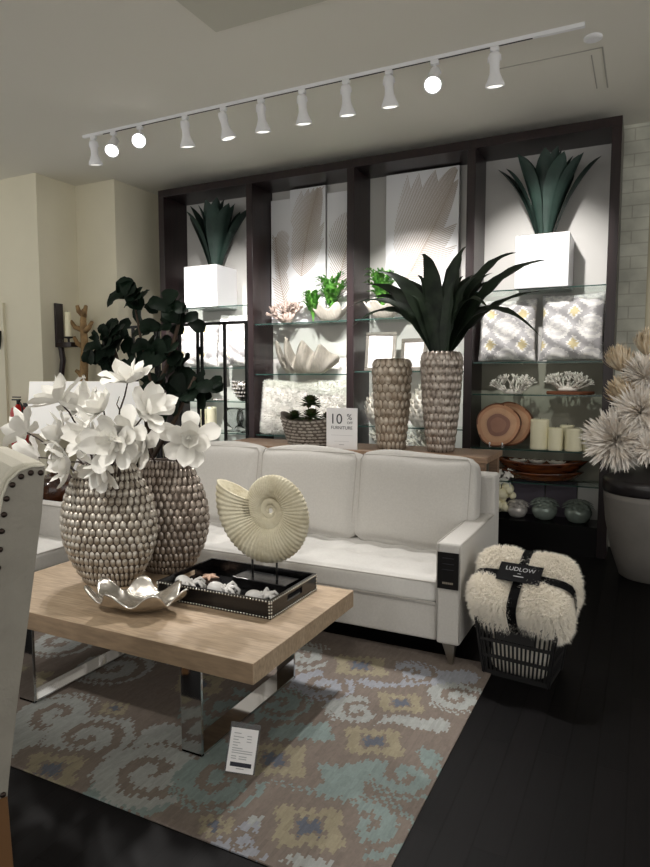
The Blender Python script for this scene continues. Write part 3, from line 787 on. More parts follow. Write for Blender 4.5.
# second sofa (left)
s2 = thing('sofa', 'second white sofa at far left seen behind the nailhead chair', 'sofa', (-3.7,2.1,0))
def sg(name, bm, m, **k):
    bmesh.ops.translate(bm, verts=bm.verts[:], vec=(3.7,-2.1,0)); return obj(name, bm, m, s2, **k)
sg('base', bx(-4.05,-3.25,1.1,2.97,.125,.32), M_linen, bevel=.012)
sg('back_frame', bx(-4.22,-4.05,1.0,3.10,.125,.90), M_linen, bevel=.02)
sg('arm', bx(-4.05,-3.23,2.975,3.10,.125,.655), M_linen, bevel=.016)
sg('arm', bx(-4.05,-3.23,1.0,1.125,.125,.655), M_linen, bevel=.016)
sg('seat_cushion', cushion(-4.05,-3.23,1.13,2.97,.32,.455,.03,.01,n=16), M_linen2, smooth=True)
for y0 in (1.14, 2.06): sg('back_cushion', cushion(-4.04,-3.86,y0,y0+.90,.46,.98,.045,.03,n=12), M_linen, smooth=True)
b = BM(); tube(b, [(-4.04,2.974,.652),(-3.235,2.974,.652)], .004, 6); tube(b, [(-3.228,1.14,.44),(-3.228,2.97,.44)], .004, 6); sg('piping', b, M_seam)
for x, y in ((-3.29,1.06),(-3.29,3.04),(-4.16,1.06),(-4.16,3.04)):
    b = BM(); v = box(b, x-.03,x+.03,y-.03,y+.03,0,.125)
    for k in v[:4]: k.co.x = x+(k.co.x-x)*.35; k.co.y = y+(k.co.y-y)*.35
    sg('leg', b, M_nickel)

# corner end table, lamp and its neighbours
et = thing('end_table', 'dark square end table between the two white sofas under the lamp', 'table', (-3.98,3.56,0))
obj('table_top', bx(-.40,.40,-.30,.30,.515,.55), M_esp, et, bevel=.004)
for sx in (-.36,.36):
    for sy in (-.26,.26): obj('leg', bx(sx-.02,sx+.02,sy-.02,sy+.02,0,.515), M_esp, et)
lp = thing('table_lamp', 'table lamp with a wide white rectangular shade behind the magnolias', 'lamp', (-3.93,3.70,.55))
b = BM(); lathe(b, [(.08,0),(.085,.015),(.03,.03),(.09,.12),(.11,.22),(.06,.34),(.02,.40),(.012,.52)], n=28); obj('lamp_body', b, M_pearlg, lp, smooth=True)
b = BM()
def frus(z, hx, hy): return [V((-hx,-hy,z)),V((hx,-hy,z)),V((hx,hy,z)),V((-hx,hy,z))]
lo, hi = frus(.51,.43,.20), frus(.915,.40,.175)
lo2, hi2 = frus(.51,.426,.196), frus(.915,.396,.171)
A = [[b.verts.new(p) for p in r] for r in (lo, hi, hi2, lo2)]
for r0, r1 in ((0,1),(1,2),(2,3),(3,0)):
    for i in range(4): b.faces.new((A[r0][i], A[r0][(i+1)%4], A[r1][(i+1)%4], A[r1][i]))
obj('lamp_shade', b, M_lampshade, lp)
b = BM(); tube(b, [(0,0,.52),(0,0,.94)], .004, 6); tube(b, [(-.395,0,.905),(.395,0,.905)], .003, 5); sphere(b, (0,0,.952), .016, sz=1.2); obj('finial', b, M_brass, lp, smooth=True)
hn = thing('burl_ball', 'glossy brown rounded horn ornament on the end table behind the left sofa arm', 'ornament', (-3.93,3.40,.55))
b = BM(); lathe(b, [(.05,0),(.10,.02),(.135,.09),(.13,.16),(.09,.22),(.06,.23),(.05,.20),(.02,.12)], n=28, fn=lambda x,y,z,a: (x*(1+.08*math.sin(2*a)), y*(1+.06*math.cos(3*a)), z+.02*math.sin(a))); obj('body', b, M_amber, hn, smooth=True)
ck = thing('desk_clock', 'small round cream desk clock beside the brown ornament on the end table', 'clock', (-4.05,3.34,.55), .35)
b = BM(); lathe(b, [(.055,0),(.058,.006),(.058,.022),(.05,.026)], n=28); b.transform(Matrix.Translation(V((0,0,.062))) @ Matrix.Rotation(PI/2,4,'X')); obj('case', b, M_nickel, ck, smooth=False)
b = BM(); lathe(b, [(.048,0),(.048,.002)], n=28); b.transform(Matrix.Translation(V((0,-.026,.062))) @ Matrix.Rotation(PI/2,4,'X')); obj('dial', b, M_candle, ck)
b = BM(); box(b, -.002,.002,-.031,-.029,.062,.095); box(b, -.002,.022,-.031,-.029,.06,.064); obj('hands', b, M_black, ck)
obj('foot', bx(-.03,.03,-.015,.01,0,.01), M_nickel, ck)

# ------------------------------------------------------------------ console behind the sofa with vases
cs = thing('console_table', 'long pale wood console table standing behind the white sofa back', 'table', (-2.0,4.45,0))
obj('table_top', bx(-1.05,1.10,-.24,.26,.935,.975), M_console, cs, bevel=.003)
for sx in (-1.0,1.05):
    for sy in (-.2,.22): obj('leg', bx(sx-.03,sx+.03,sy-.03,sy+.03,0,.935), M_console, cs)
obj('stretcher', bx(-.97,1.02,-.02,.04,.16,.20), M_console, cs)
def tall_vase(label, loc, m, rt, rb, H, rows, cols, seed):
    random.seed(seed)
    prof = lambda v: rb + (rt-rb)*(1-(1-v)**1.7) - (.02*max(0, v-.93)/.07)
    t = thing('scale_vase', label, 'vase', loc)
    b = BM(); pr = [(prof(i/20), H*i/20) for i in range(21)] + [(rt-.035,H+.002),(rt-.045,H-.02),(rt-.05,.1),(.001,.08)]
    lathe(b, pr, n=40); obj('vase_body', b, M_grout if m is M_scale2 else mat('vase_glaze_base', (120,104,86), .5, .3), t, smooth=True)
    def surf(u_, v_):
        a = 2*PI*u_; r = prof(v_); d = V((math.cos(a), math.sin(a), 0)); sl = (prof(min(1,v_+.01))-prof(v_-.01))/(.02*H)
        nn = (d - V((0,0,sl))).normalized(); return V((d.x*r, d.y*r, v_*H)), nn, V((-d.y, d.x, 0)), V((sl*d.x, sl*d.y, 1)).normalized(), r/rt
    b = BM(); scales(b, surf, rows, cols, .0245, .036, .010, .1, 10); obj('scales', b, m, t, smooth=True); return t
tall_vase('tall pearl vase of oval scales without a plant, on the console', (-1.655,4.45,.975), M_pearl, .140, .095, .655, 11, 18, 3)
tall_vase('tall silvery scale vase holding the dark strap-leaved plant', (-1.285,4.45,.975), M_scale2, .142, .088, .70, 13, 20, 4)
# strap-leaved plant
b = BM(); random.seed(21); base = V((0,0,-.05))
tips = [(-1.967,2.004,-.10),(-1.951,2.062,.1),(-1.927,2.199,.15),(-1.942,1.834,-.15),(-1.738,2.244,-.1),(-1.461,2.37,.05),(-1.203,2.349,.12),(-1.107,2.374,-.05),(-.801,2.335,.1),(-.585,2.247,-.05),(-.611,2.076,.15),(-.602,1.754,-.15),(-.909,1.929,-.25)]
for x, z, dy in tips:
    T = V((x+1.285, dy, z-1.675)); h = T.z; out = T.copy(); out.z = 0
    ctl = out*.42 + V((0,0,max(h*1.0, .36)+(.16 if h < .4 else 0)))
    d = out.normalized() if out.length > .01 else V((1,0,0))
    blade(b, base+d*.03, ctl, T, .056 if h > .5 else .05, lambda t: (.55+.6*math.sin(PI*min(1,t*1.1+.05)))*(1-t**4)+.01, nrm=V((-d.x*.35,-.75,.6)) if h > .45 else V((0,-.45,1)), n=16, cup=.22, wave=.12)
for i in range(22):
    a = U(0, 2*PI); r = U(.12,.42); h = U(.25,.56); d = V((math.cos(a), math.sin(a)*.7, 0))
    blade(b, base+d*.03, d*r*.35+V((0,0,h*.9)), d*r+V((0,0,h)), U(.04,.06), lambda t: (.55+.6*math.sin(PI*min(1,t*1.1+.05)))*(1-t**4)+.01, nrm=V((-d.x*.4,-.8,.6)), n=12, cup=.22, wave=.12)
for v in b.verts:
    v.co.x = v.co.x
tag(obj('strap_leaf_plant', b, M_drac, smooth='leaf', loc=(-1.285,4.45,1.675)), 'large dark plant with long arching strap leaves in the silvery scale vase', 'plant')
# basket planter with succulents
bp = thing('woven_planter', 'grey stone-textured oval planter of succulents on the console', 'planter', (-2.33,4.44,.975))
def ovp(v): return .17+.075*v**.8
b = BM(); lathe(b, [(ovp(i/8), .19*i/8) for i in range(9)] + [(ovp(1)-.02,.19),(ovp(.9)-.02,.15),(.05,.14)], n=40, fn=lambda x,y,z,a: (x, y*.6, z+(.03*math.cos(a)**2 if z > .17 else 0)+(.035*max(0,-math.cos(a))**6 if z > .1 else 0))); obj('planter_body', b, mat('planter_dark_mortar', (92,84,76), .9), bp, smooth=True)
def surfb(u_, v_):
    a = 2*PI*u_; r = ovp(v_); d = V((math.cos(a), math.sin(a)*.6, 0)); nn = V((math.cos(a)*.6, math.sin(a), -.2)).normalized()
    return V((d.x*r, d.y*r, v_*.19 + (.03*math.cos(a)**2)*v_)), nn, V((-math.sin(a), math.cos(a)*.6, 0)).normalized(), V((0,0,1)), 1
random.seed(5); b = BM(); scales(b, surfb, 8, 30, .023, .0105, .008, .5, 6); obj('pebbles', b, mat('planter_grey_pebble', (160,152,142), .8, var=.25, vscale=30), bp, smooth=True)
def rosette(label, loc, r, seed):
    random.seed(seed); b = BM()
    for i in range(46):
        a = i*2.399; k = (i+1)/46; e = 1.45-1.75*k; d = V((math.cos(a)*math.cos(e), math.sin(a)*math.cos(e), math.sin(e)))
        blade(b, V((0,0,0)), d*r*.5, d*r*(.75+.25*k), r*.26, lambda t: (.35+.65*t)*(1-t**5)+.02, nrm=V((0,0,1))-d*.4, n=5, cup=.35)
    return tag(obj('succulent', b, M_succ, smooth='leaf', loc=loc), label, 'plant')
rosette('dark green succulent rosette at the left of the stone planter', (-2.45,4.42,1.18), .085, 1)
rosette('topmost dark green succulent rosette of the stone planter', (-2.31,4.42,1.29), .10, 2)
rosette('dark green succulent rosette just below the topmost one', (-2.28,4.38,1.19), .10, 3)
rosette('dark green succulent rosette by the discount sign', (-2.16,4.42,1.18), .075, 4)
# sign
sgn = thing('discount_sign', 'white card sign reading 10% OFF FURNITURE behind the sofa back', 'sign', (-1.97,4.26,.975), .0)
obj('card', bx(-.124,.124,0,.006,0,.30), M_paper, sgn, bevel=.001)
RX = Matrix.Rotation(PI/2, 4, 'X')
b = text_bm('10', .105, Matrix.Translation(V((-.045,-.001,.185))) @ RX); merge(b, text_bm('%', .062, Matrix.Translation(V((.062,-.001,.215))) @ RX)); merge(b, text_bm('OFF', .026, Matrix.Translation(V((.066,-.001,.185))) @ RX)); merge(b, text_bm('FURNITURE', .033, Matrix.Translation(V((0,-.001,.145))) @ RX))
obj('lettering', b, M_ink, sgn)
b = BM(); box(b, -.085,.085,-.001,0,.10,.1015); box(b, -.06,.06,-.001,0,.055,.0565); box(b, -.02,.02,-.001,0,.03,.034); obj('fine_print', b, M_inkl, sgn)

# ------------------------------------------------------------------ fiddle leaf fig, screen, branch, sconce, extinguisher
scr = thing('metal_screen', 'open black metal three-panel frame standing behind the fig', 'screen', (-3.85,4.70,0))
for x0, xm, x1, yo in ((-4.60,-4.34,-4.07,.0),(-4.035,-3.79,-3.59,.0),(-3.545,-3.30,-3.075,0)):
    b = BM(); r = .011
    for x in (x0, xm, x1): box(b, x+3.85-r, x+3.85+r, -r, r, 0, 1.955)
    box(b, x0+3.85-r, x1+3.85+r, -r, r, 1.955, 1.98); box(b, x0+3.85-r, x1+3.85+r, -r, r, .02, .045)
    obj('screen_panel', b, M_blackm, scr)
b = BM()
for z in (.3,1.7):
    for x in (-4.053,-3.567): tube(b, [(x+3.85,0,z),(x+3.85,0,z+.07)], .008, 8); box(b, x+3.85-.02,x+3.85+.02,-.003,.003,z+.01,z+.06)
obj('hinge', b, M_blackm, scr)
fp = thing('fig_pot', 'dark round floor pot of the fiddle-leaf fig behind the sofa', 'pot', (-3.85,4.38,0))
b = BM(); lathe(b, [(.14,0),(.18,.15),(.19,.33),(.18,.36),(.165,.36),(.16,.3),(.001,.3)], n=32); obj('pot_body', b, M_potrim, fp, smooth=True)
fg = thing('fiddle_leaf_fig', 'dark fiddle-leaf fig tree with big round leaves before the metal screen', 'plant', (-3.85,4.38,.30))
def fx(x, z, dy=0): return V((x+3.85, dy, z-.30))
b = BM()
trunks = [[(-3.85,.30,0),(-3.88,.9,.01),(-3.84,1.4,0),(-3.95,1.8,.0),(-4.05,2.2,.02)], [(-3.84,1.3,0),(-3.65,1.6,-.03),(-3.52,2.0,0)], [(-3.88,1.0,0),(-4.15,1.5,-.03),(-4.33,1.85,.02)], [(-3.85,.8,0),(-3.55,1.15,-.05),(-3.38,1.5,0)]]
for tp in trunks: tube(b, [fx(x,z,dy) for x,z,dy in tp], [.02,.018,.015,.012,.008][:len(tp)], 8)
obj('trunk', b, M_bark, fg, smooth=True)
random.seed(31); b = BM()
cl = [(-4.08,2.20,.12),(-3.98,2.12,.12),(-4.28,1.86,.13),(-4.36,1.76,.11),(-3.58,2.05,.12),(-3.5,1.95,.11),(-3.85,1.75,.15),(-3.62,1.68,.14),(-3.32,1.42,.12),(-3.48,1.36,.14),(-3.72,1.42,.15),(-3.96,1.5,.14),(-4.3,1.52,.12),(-4.13,1.85,.13),(-3.8,1.2,.15),(-4.0,1.22,.15),(-3.55,1.55,.12),(-4.12,1.35,.14),(-3.7,1.9,.12),(-4.45,1.62,.08)]
for x, z, r in cl:
    for k in range(8):
        a = U(0, 2*PI); d = V((math.cos(a), U(-.7,.5), math.sin(a)*.8+.15)).normalized(); c = fx(x, z, U(-.08,.08))
        L = U(.13,.21); s = d*L
        blade(b, c, c+s*.5+V((0,0,.04)), c+s+V((0,0,-.02)), L*.46, lambda t: (.25+.9*t**.8)*(1-t**6)+.02, nrm=V((U(-.5,.5),-.8,.6)), n=8, cup=.2, wave=.1)
obj('foliage', b, M_fig, fg, smooth='leaf')
br = thing('branch_sculpture', 'tan driftwood branch sculpture with stubby arms before the recessed wall', 'sculpture', (-5.38,5.1,0))
b = BM()
def bx2(x, z, y=0): return V((x+5.38, y, z))
tube(b, [bx2(-5.40,.03),bx2(-5.37,.6),bx2(-5.42,1.1),bx2(-5.42,1.5),bx2(-5.39,1.8),bx2(-5.40,2.1),bx2(-5.38,2.22)], [.07,.055,.05,.045,.04,.034,.025], 10)
for a, c, d in (((-5.40,2.0),(-5.50,2.03),(-5.55,2.10)),((-5.39,1.98),(-5.30,2.02),(-5.24,2.08)),((-5.39,2.15),(-5.44,2.2),(-5.45,2.26)),((-5.39,2.15),(-5.35,2.2),(-5.32,2.25)),((-5.40,1.82),(-5.48,1.86),(-5.51,1.93)),((-5.40,1.75),(-5.31,1.78),(-5.27,1.84)),((-5.42,1.50),(-5.47,1.55),(-5.50,1.57))):
    tube(b, [bx2(*a), bx2(*c, -.02), bx2(*d, -.03)], [.032,.026,.018], 8)
obj('branch', b, M_tan, br, smooth=True)
b = BM(); lathe(b, [(.17,0),(.17,.03),(.16,.035)], n=32); obj('base', b, M_black, br)
sc = thing('wall_sconce', 'dark curved wood candle sconce mounted on the left wall', 'sconce', (-5.72,5.05,1.40))
b = BM(); pr = [(0,.0),(.03,.12),(.02,.3),(.0,.5),(0,.9)]
tube(b, [(.03,0,-.04),(.02,0,.1),(.055,0,.28),(.03,0,.44),(.02,0,.5)], [.028,.03,.032,.03,.03], 8); box(b, 0,.028,-.05,.05,.44,.89); obj('back_plate', b, M_esp, sc, bevel=.004)
obj('arm', bx(.0,.235,-.05,.05,.42,.47), M_esp, sc, bevel=.004)
b = BM(); lathe(b, [(.012,.47),(.012,.51),(.06,.52),(.062,.53),(.001,.53)], .15, 0, n=20); obj('candle_cup', b, M_blackm, sc)
del candle('slim white candle standing on the dark wall sconce', -5.57,5.05,1.931,.032,.26,'pillar_candle')['group']
fxn = thing('fire_extinguisher', 'red fire extinguisher hanging on the wall at the far left', 'fire extinguisher', (-5.98,4.72,.72))
b = BM(); lathe(b, [(.07,0),(.085,.02),(.085,.40),(.07,.45),(.03,.475),(.025,.49)], n=28); obj('cylinder_body', b, M_red, fxn, smooth=True)
b = BM(); lathe(b, [(.0862,.24),(.0862,.36)], n=28, cap=False); obj('label_band', b, M_paper, fxn, smooth=True)
b = BM(); tube(b, [(0,0,.48),(0,0,.53)], .02, 10); box(b, -.09,.03,-.012,.012,.53,.545); box(b, -.08,.03,-.012,.012,.56,.572); obj('valve_lever', b, M_blackm, fxn)
b = BM(); tube(b, [(.02,0,.51),(.09,-.03,.48),(.105,-.03,.3),(.10,-.03,.15)], .01, 8); obj('hose', b, M_blackp, fxn, smooth=True)
b = BM(); box(b, -.03,.03,.08,.112,.2,.5); obj('wall_bracket', b, M_blackm, fxn)

# ------------------------------------------------------------------ coffee table
TX0, TX1, TY0, TY1, TZ = -2.92, -1.25, 1.933, 2.85, .45
ct = thing('coffee_table', 'low square bleached wood coffee table on polished chrome sled legs', 'table', (TX0, TY0, 0))
obj('table_top', bx(0, TX1-TX0, 0, TY1-TY0, TZ-.083, TZ), M_table, ct, bevel=.003)
for x0 in (.42, 1.365):
    b = BM(); w = .10; y0, y1 = .02, .78
    for q in ((y0, y0+.014, 0, TZ-.084), (y1-.014, y1, 0, TZ-.084)): box(b, x0-w/2-.0, x0+w/2, q[0], q[1], q[2], q[3])
    box(b, x0-w/2, x0+w/2, y0, y1, 0.002, .014); box(b, x0-w/2, x0+w/2, y0, y1, TZ-.098, TZ-.083)
    bmesh.ops.translate(b, verts=b.verts[:], vec=(0,0,.006))
    for v in b.verts: v.co.z = min(v.co.z, TZ-.083)
    obj('sled_leg', b, M_chrome, ct, bevel=.002)
# price tag hanging from the table
pt = thing('price_tag', 'white printed price tag leaning below the near table corner', 'tag', (-1.315,1.93,.012), .25)
pt.rotation_euler = (-.35, .09, .35)
pw, phh = .105, .155
obj('clear_sleeve', bx(-pw/2-.006,pw/2+.006,.0005,.001,-.004,phh+.02), glassmat('clear_plastic_sleeve', (205,205,205), .1, .15), pt)
obj('card', bx(-pw/2,pw/2,-.001,.0005,0,phh), M_paper, pt)
b = BM()
for k, (z, a, c) in enumerate(((.135,-.04,-.012),(.122,-.04,-.0),(.112,-.04,-.02),(.102,-.04,-.012),(.092,-.04,-.02),(.082,-.04,.0),(.074,-.04,.04),(.066,-.04,.04),(.054,-.04,-.02),(.054,-.01,.02),(.046,-.04,-.02),(.046,-.01,.02),(.128,.012,.03),(.118,.012,.03),(.108,.012,.03),(.012,-.015,.015))): box(b, a, c, -.0016,-.001, z, z+.003)
obj('fine_print', b, M_inkl, pt)
obj('printed_bar', bx(-.04,.042,-.0018,-.001,.02,.035), mat('navy_ink', (26,28,44), .6), pt)

# ------------------------------------------------------------------ oval scale vases
def oval_vase(label, loc, W, D, H, m, rz, seed, rows=19, cols=46):
    random.seed(seed)
    def pr(v): return (.10+.90*math.sin(PI*(.14+.70*v**.95)))
    pmax = max(pr(i/50) for i in range(51)); pf = lambda v: pr(max(0, min(.9999, v)))/pmax
    t = thing('oval_scale_vase', label, 'vase', loc, rz)
    b = BM(); lathe(b, [(pf(i/24), H*i/24) for i in range(25)] + [(pf(1)*.86,H),(pf(1)*.8,H-.03),(pf(.6)*.8,H*.5),(.1,.05)], n=56, fn=lambda x,y,z,a: (x*W/2, y*D/2, z))
    obj('vase_body', b, M_grout, t, smooth=True)
    # arc-length table so the scales stay evenly spaced round the flattened oval
    def surf(u_, v_):
        N_ = 120; pts = [(math.cos(2*PI*i/N_)*W/2, math.sin(2*PI*i/N_)*D/2) for i in range(N_+1)]
        if not surf.tab:
            s = 0; surf.tab.append(0)
            for a_, b_ in zip(pts, pts[1:]): s += math.hypot(b_[0]-a_[0], b_[1]-a_[1]); surf.tab.append(s)
        s = (u_ % 1)*surf.tab[-1]; i = 0
        while surf.tab[i+1] < s: i += 1
        a = 2*PI*(i + (s-surf.tab[i])/(surf.tab[i+1]-surf.tab[i]))/N_
        r = pf(v_); sl = (pf(v_+.01)-pf(v_-.01))/(.02*H)
        x, y = math.cos(a), math.sin(a); P_ = V((x*r*W/2, y*r*D/2, v_*H)); n2 = V((x*D/2, y*W/2, 0)).normalized()
        nn = (n2 - V((0,0,sl*(abs(x)*W/2+abs(y)*D/2)*.8))).normalized(); du = V((-y*W/2, x*D/2, 0)).normalized(); dv = nn.cross(du).normalized()
        return P_, nn, du, dv, max(.55, r)
    surf.tab = []
    per = PI*(W+D)/2*.93
    b = BM(); scales(b, surf, rows, cols, per/cols*.52, H/rows*.60, .009, .15, 10); obj('scales', b, m, t, smooth=True); return t
oval_vase('wide silver oval vase of pressed scales nearest the camera on the coffee table', (-2.41,2.40,TZ), .50, .26, .62, M_scale, .30, 1, 16, 36)
oval_vase('darker silver oval vase of pressed scales behind the front one', (-2.28,2.69,TZ), .46, .24, .61, M_scale2, .30, 2, 15, 32)
# silver shell bowl
sb = tag(obj('shell_bowl', clam(.45,.27,.080,7,.12,.006,126,18,6), M_silver, smooth=True, loc=(-2.02,2.17,TZ)), 'fluted polished silver clam bowl at the front edge of the coffee table', 'bowl')
sb.rotation_euler.z = .25
# tray
ty = thing('studded_tray', 'black lacquer tray with silver studs along its edges on the coffee table', 'tray', (-1.73,2.55,TZ))
hw, hd, hh, tk = .315, .22, .085, .012
obj('tray_bottom', bx(-hw,hw,-hd,hd,0,.012), M_black, ty)
for s in (-1,1):
    y0 = s*hd - (tk if s > 0 else 0); obj('long_side', bx(-hw,hw,y0,y0+tk,.012,hh), M_black, ty)
    x0 = s*hw - (tk if s > 0 else 0)
    b = BM()
    box(b, x0,x0+tk,-hd+tk,-.07,.012,hh); box(b, x0,x0+tk,.07,hd-tk,.012,hh); box(b, x0,x0+tk,-.07,.07,.012,.035); box(b, x0,x0+tk,-.07,.07,hh-.02,hh)
    obj('handle_side', b, M_black, ty)
b = BM()
def stud(p): sphere(b, p, .0056, u=6, v=4)
nx = 38; ny = 26
for i in range(nx+1):
    x = -hw+.006+(2*hw-.012)*i/nx
    for s in (-1,1):
        for z in (.007, hh-.006): stud((x, s*(hd+.0005), z))
for i in range(ny+1):
    y = -hd+.006+(2*hd-.012)*i/ny
    for s in (-1,1):
        for z in (.007, hh-.006): stud((s*(hw+.0005), y, z))
for z in [hh*i/6 for i in range(1,6)]:
    for sx in (-1,1):
        for sy in (-1,1): stud((sx*(hw-.006), sy*(hd+.0005), z)); stud((sx*(hw+.0005), sy*(hd-.006), z))
obj('studs', b, M_stud, ty, smooth=True)
# octopus ornaments
def octopus():
    t = thing('octopus_ornament', 'x', 'ornament', (0,0,0))
    b = BM(); m_ = Matrix.Translation(V((-.02,0,.026))) @ Matrix.Rotation(.35,4,'Y') @ Matrix.Diagonal((1.3,1,.95,1)); bmesh.ops.create_uvsphere(b, u_segments=20, v_segments=12, radius=.029, matrix=m_)
    for s in (-1,1): sphere(b, (.006, s*.015,.038), .006, u=8, v=6)
    obj('head', b, M_oct, t, smooth=True)
    for i in range(5):
        a = -1.0+2.0*i/4; d = V((math.cos(a), math.sin(a), 0)); p = V((.004,0,.018)) + d*.008
        pts = [p, p+d*.020+V((0,0,.016)), p+d*.040+V((0,0,.014 if i%2 else .024)), p+d*.056+V((0,0,-.002 if i%2 else .008)), p+d*.052+V((0,0,-.013)), p+d*.042+V((0,0,-.010))]
        b = BM(); tube(b, pts, [.009,.008,.0068,.0055,.0045,.003], 8); obj('tentacle', b, M_oct, t, smooth=True)
    return t
oc = octopus(); oc.location = (-1.955,2.45,TZ+.0165); oc['label'] = 'small white octopus ornament nearest the silver shell bowl in the tray'; oc['group'] = 'octopus ornaments in the tray'
dup(oc, (-1.755,2.45,TZ+.0165), .3, 'small white octopus ornament in the middle of the three in the tray')
dup(oc, (-1.535,2.44,TZ+.0165), .7, 'small white octopus ornament nearest the right corner of the tray')
for o_ in bpy.data.objects:
    if o_.name.startswith('octopus_ornament'): o_.scale = (1.25,)*3
# playing pieces / pinkish starfish in tray corner
b = BM()
for k in range(5):
    a = k*1.2566+.3; d = V((math.cos(a), math.sin(a), 0)); tube(b, [V((0,0,.008)), d*.03+V((0,0,.007)), d*.055+V((0,0,.004))], [.013,.009,.003], 8)
tag(obj('starfish', b, mat('pink_starfish', (206,172,150), .8, bump=.4, bscale=120), smooth=True, loc=(-1.985,2.66,TZ+.0125)), 'small pinkish starfish in the left end of the studded tray', 'starfish')
# ammonite
am = thing('ammonite_sculpture', 'large cream ribbed ammonite fossil on a black stand in the tray', 'sculpture', (-1.645,2.66,TZ+.012), -.05)
obj('stand_base', bx(-.155,.155,-.06,.07,0,.05), M_black, am, bevel=.003)
for sx in (-.075,.07):
    b = BM(); tube(b, [(sx,0,.05),(sx,0,.15)], .0055, 8); obj('pin', b, M_blackm, am, smooth=True)
def ammonite():
    b = BM(); turns = 3.2; n = 1300; m_ = 22; g = math.log(2.30)/(2*PI); rings = []
    th_end = math.radians(158)
    for i in range(n+1):
        th = -turns*2*PI*(1-i/n); R = .335*math.exp(g*th)
        ang = th_end - th          # image: grows clockwise
        ang = th_end + (-th)
        c = V((math.cos(ang), 0, math.sin(ang)))
        inner = R*.34; cr = (R+inner)/2; hr = (R-inner)/2*1.05; ht = R*.18
        rib = 1+.028*math.cos(60*th)
        ring = []
        for k in range(m_):
            a = 2*PI*k/m_
            ring.append(b.verts.new(c*(cr+hr*math.cos(a)*rib*1.0) + V((0,1,0))*(ht*math.sin(a)*rib)))
        rings.append(ring)
    for r0, r1 in zip(rings, rings[1:]):
        for k in range(m_): b.faces.new((r0[k], r0[(k+1)%m_], r1[(k+1)%m_], r1[k]))
    # mouth: rim then hollow inwards
    last = rings[-1]; cen = sum((v.co for v in last), V())/m_; back = sum((v.co for v in rings[-80]), V())/m_
    r2 = [b.verts.new(cen+(v.co-cen)*.86) for v in last]; r3 = [b.verts.new(back+(v.co-cen)*.6) for v in last]
    for k in range(m_):
        j = (k+1) % m_; b.faces.new((last[k], last[j], r2[j], r2[k])); b.faces.new((r2[k], r2[j], r3[j], r3[k]))
    b.faces.new(r3); b.faces.new(rings[0][::-1])
    return b
b = ammonite(); zs = min(v.co.z for v in b.verts)
bmesh.ops.translate(b, verts=b.verts[:], vec=(.035, 0, .125-zs)); obj('shell', b, M_stone, am, smooth=True)

# ------------------------------------------------------------------ magnolias
def magnolia(root, blooms, label, seed, rootp, via=None, vase='front'):
    random.seed(seed); t = thing('magnolia_stem', label, 'flower', rootp, group=None)
    r0 = V(rootp); b = BM()
    first = V(blooms[0][0])-r0
    for k, (p, sz, dr) in enumerate(blooms):
        e = V(p)-r0; mid = V((e.x*.45, e.y*.4, max(.12, e.z*.62)))+V((U(-.03,.03),U(-.02,.02),0))
        pts = bez(V((U(-.01,.01),0,-.25)), mid*1.0, e, 7); pts = [q + V((math.sin(i*2.3+k)*.006, 0, math.cos(i*1.7)*.005)) if 0 < i < 7 else q for i, q in enumerate(pts)]
        tube(b, pts, [.007-.0005*i for i in range(8)], 6)
        q = pts[5]; tube(b, [q, q+V((U(-.04,.04),U(-.02,.02),.03)), q+V((U(-.06,.06),U(-.02,.02),.07))], [.004,.003,.002], 5)
    obj('stem', b, M_stem, t, smooth=True)
    for p, sz, dr in blooms:
        e = V(p)-r0; D = V(dr).normalized(); s1 = D.orthogonal().normalized(); s2 = D.cross(s1); f = BM()
        for ring, cnt, sp, ln in ((0,3,.35,.85),(1,4,.75,1.0),(2,5,1.15,1.02)):
            for i in range(cnt):
                a = 2*PI*i/cnt + ring*.7 + U(-.2,.2); o = s1*math.cos(a)+s2*math.sin(a); L = sz*ln*U(.85,1.15); spk = sp*U(.8,1.25)
                tip = e + D*L*math.cos(spk) + o*L*math.sin(spk); ctl = e + D*L*.25 + o*L*(.25+.28*ring)
                blade(f, e, ctl, tip, sz*.34, lambda t: (.22+1.05*t**.75)*(1-t**3.5)+.06*(1-t), nrm=D-o*.6, n=8, cup=.32, wave=.10)
        for i in range(8): sphere(f, e + D*sz*.12 + s1*U(-.01,.01)+s2*U(-.01,.01), .008, u=6, v=4)
        obj('blossom', f, M_petal, t, smooth='leaf')
    return t
V1 = (-2.41,2.40,1.00); V2 = (-2.27,2.69,1.00)
def mp(x, z, dy=0): # point in the vase's plane, brought dy nearer the room
    k = (2.4+dy)/2.4; return (x*k, 2.4+dy, 1.5+(z-1.5)*k)
magnolia(0, [(mp(-2.26,1.47),.15,(.2,-.25,1)), (mp(-2.42,1.33,-.1),.13,(-.3,-.6,.6))], 'white magnolia stem rising highest above the front oval vase', 1, V1)
magnolia(0, [(mp(-2.73,1.37,-.05),.15,(-.5,-.3,.9)), (mp(-2.56,1.33,.05),.15,(-.1,-.5,.8))], 'white magnolia stem at the upper left of the bunch beside the lampshade', 2, V1)
magnolia(0, [(mp(-2.98,1.20,-.02),.14,(-.9,-.3,.4)), (mp(-2.90,1.07,-.05),.14,(-1,-.4,-.1))], 'white magnolia stem reaching farthest left over the nailhead chair', 3, V1)
magnolia(0, [(mp(-2.14,1.34,.05),.15,(.9,-.3,.4)), (mp(-2.27,1.22,-.15),.14,(.3,-.8,.1))], 'white magnolia stem pointing right towards the fig leaves', 4, V1)
magnolia(0, [(mp(-2.52,1.20,-.15),.15,(-.2,-1,.2)), (mp(-2.70,1.20,-.1),.14,(-.6,-.7,.3)), (mp(-2.35,1.17,-.2),.15,(.2,-1,.0))], 'white magnolia stem with three blossoms massed at the centre of the bunch', 5, V1)
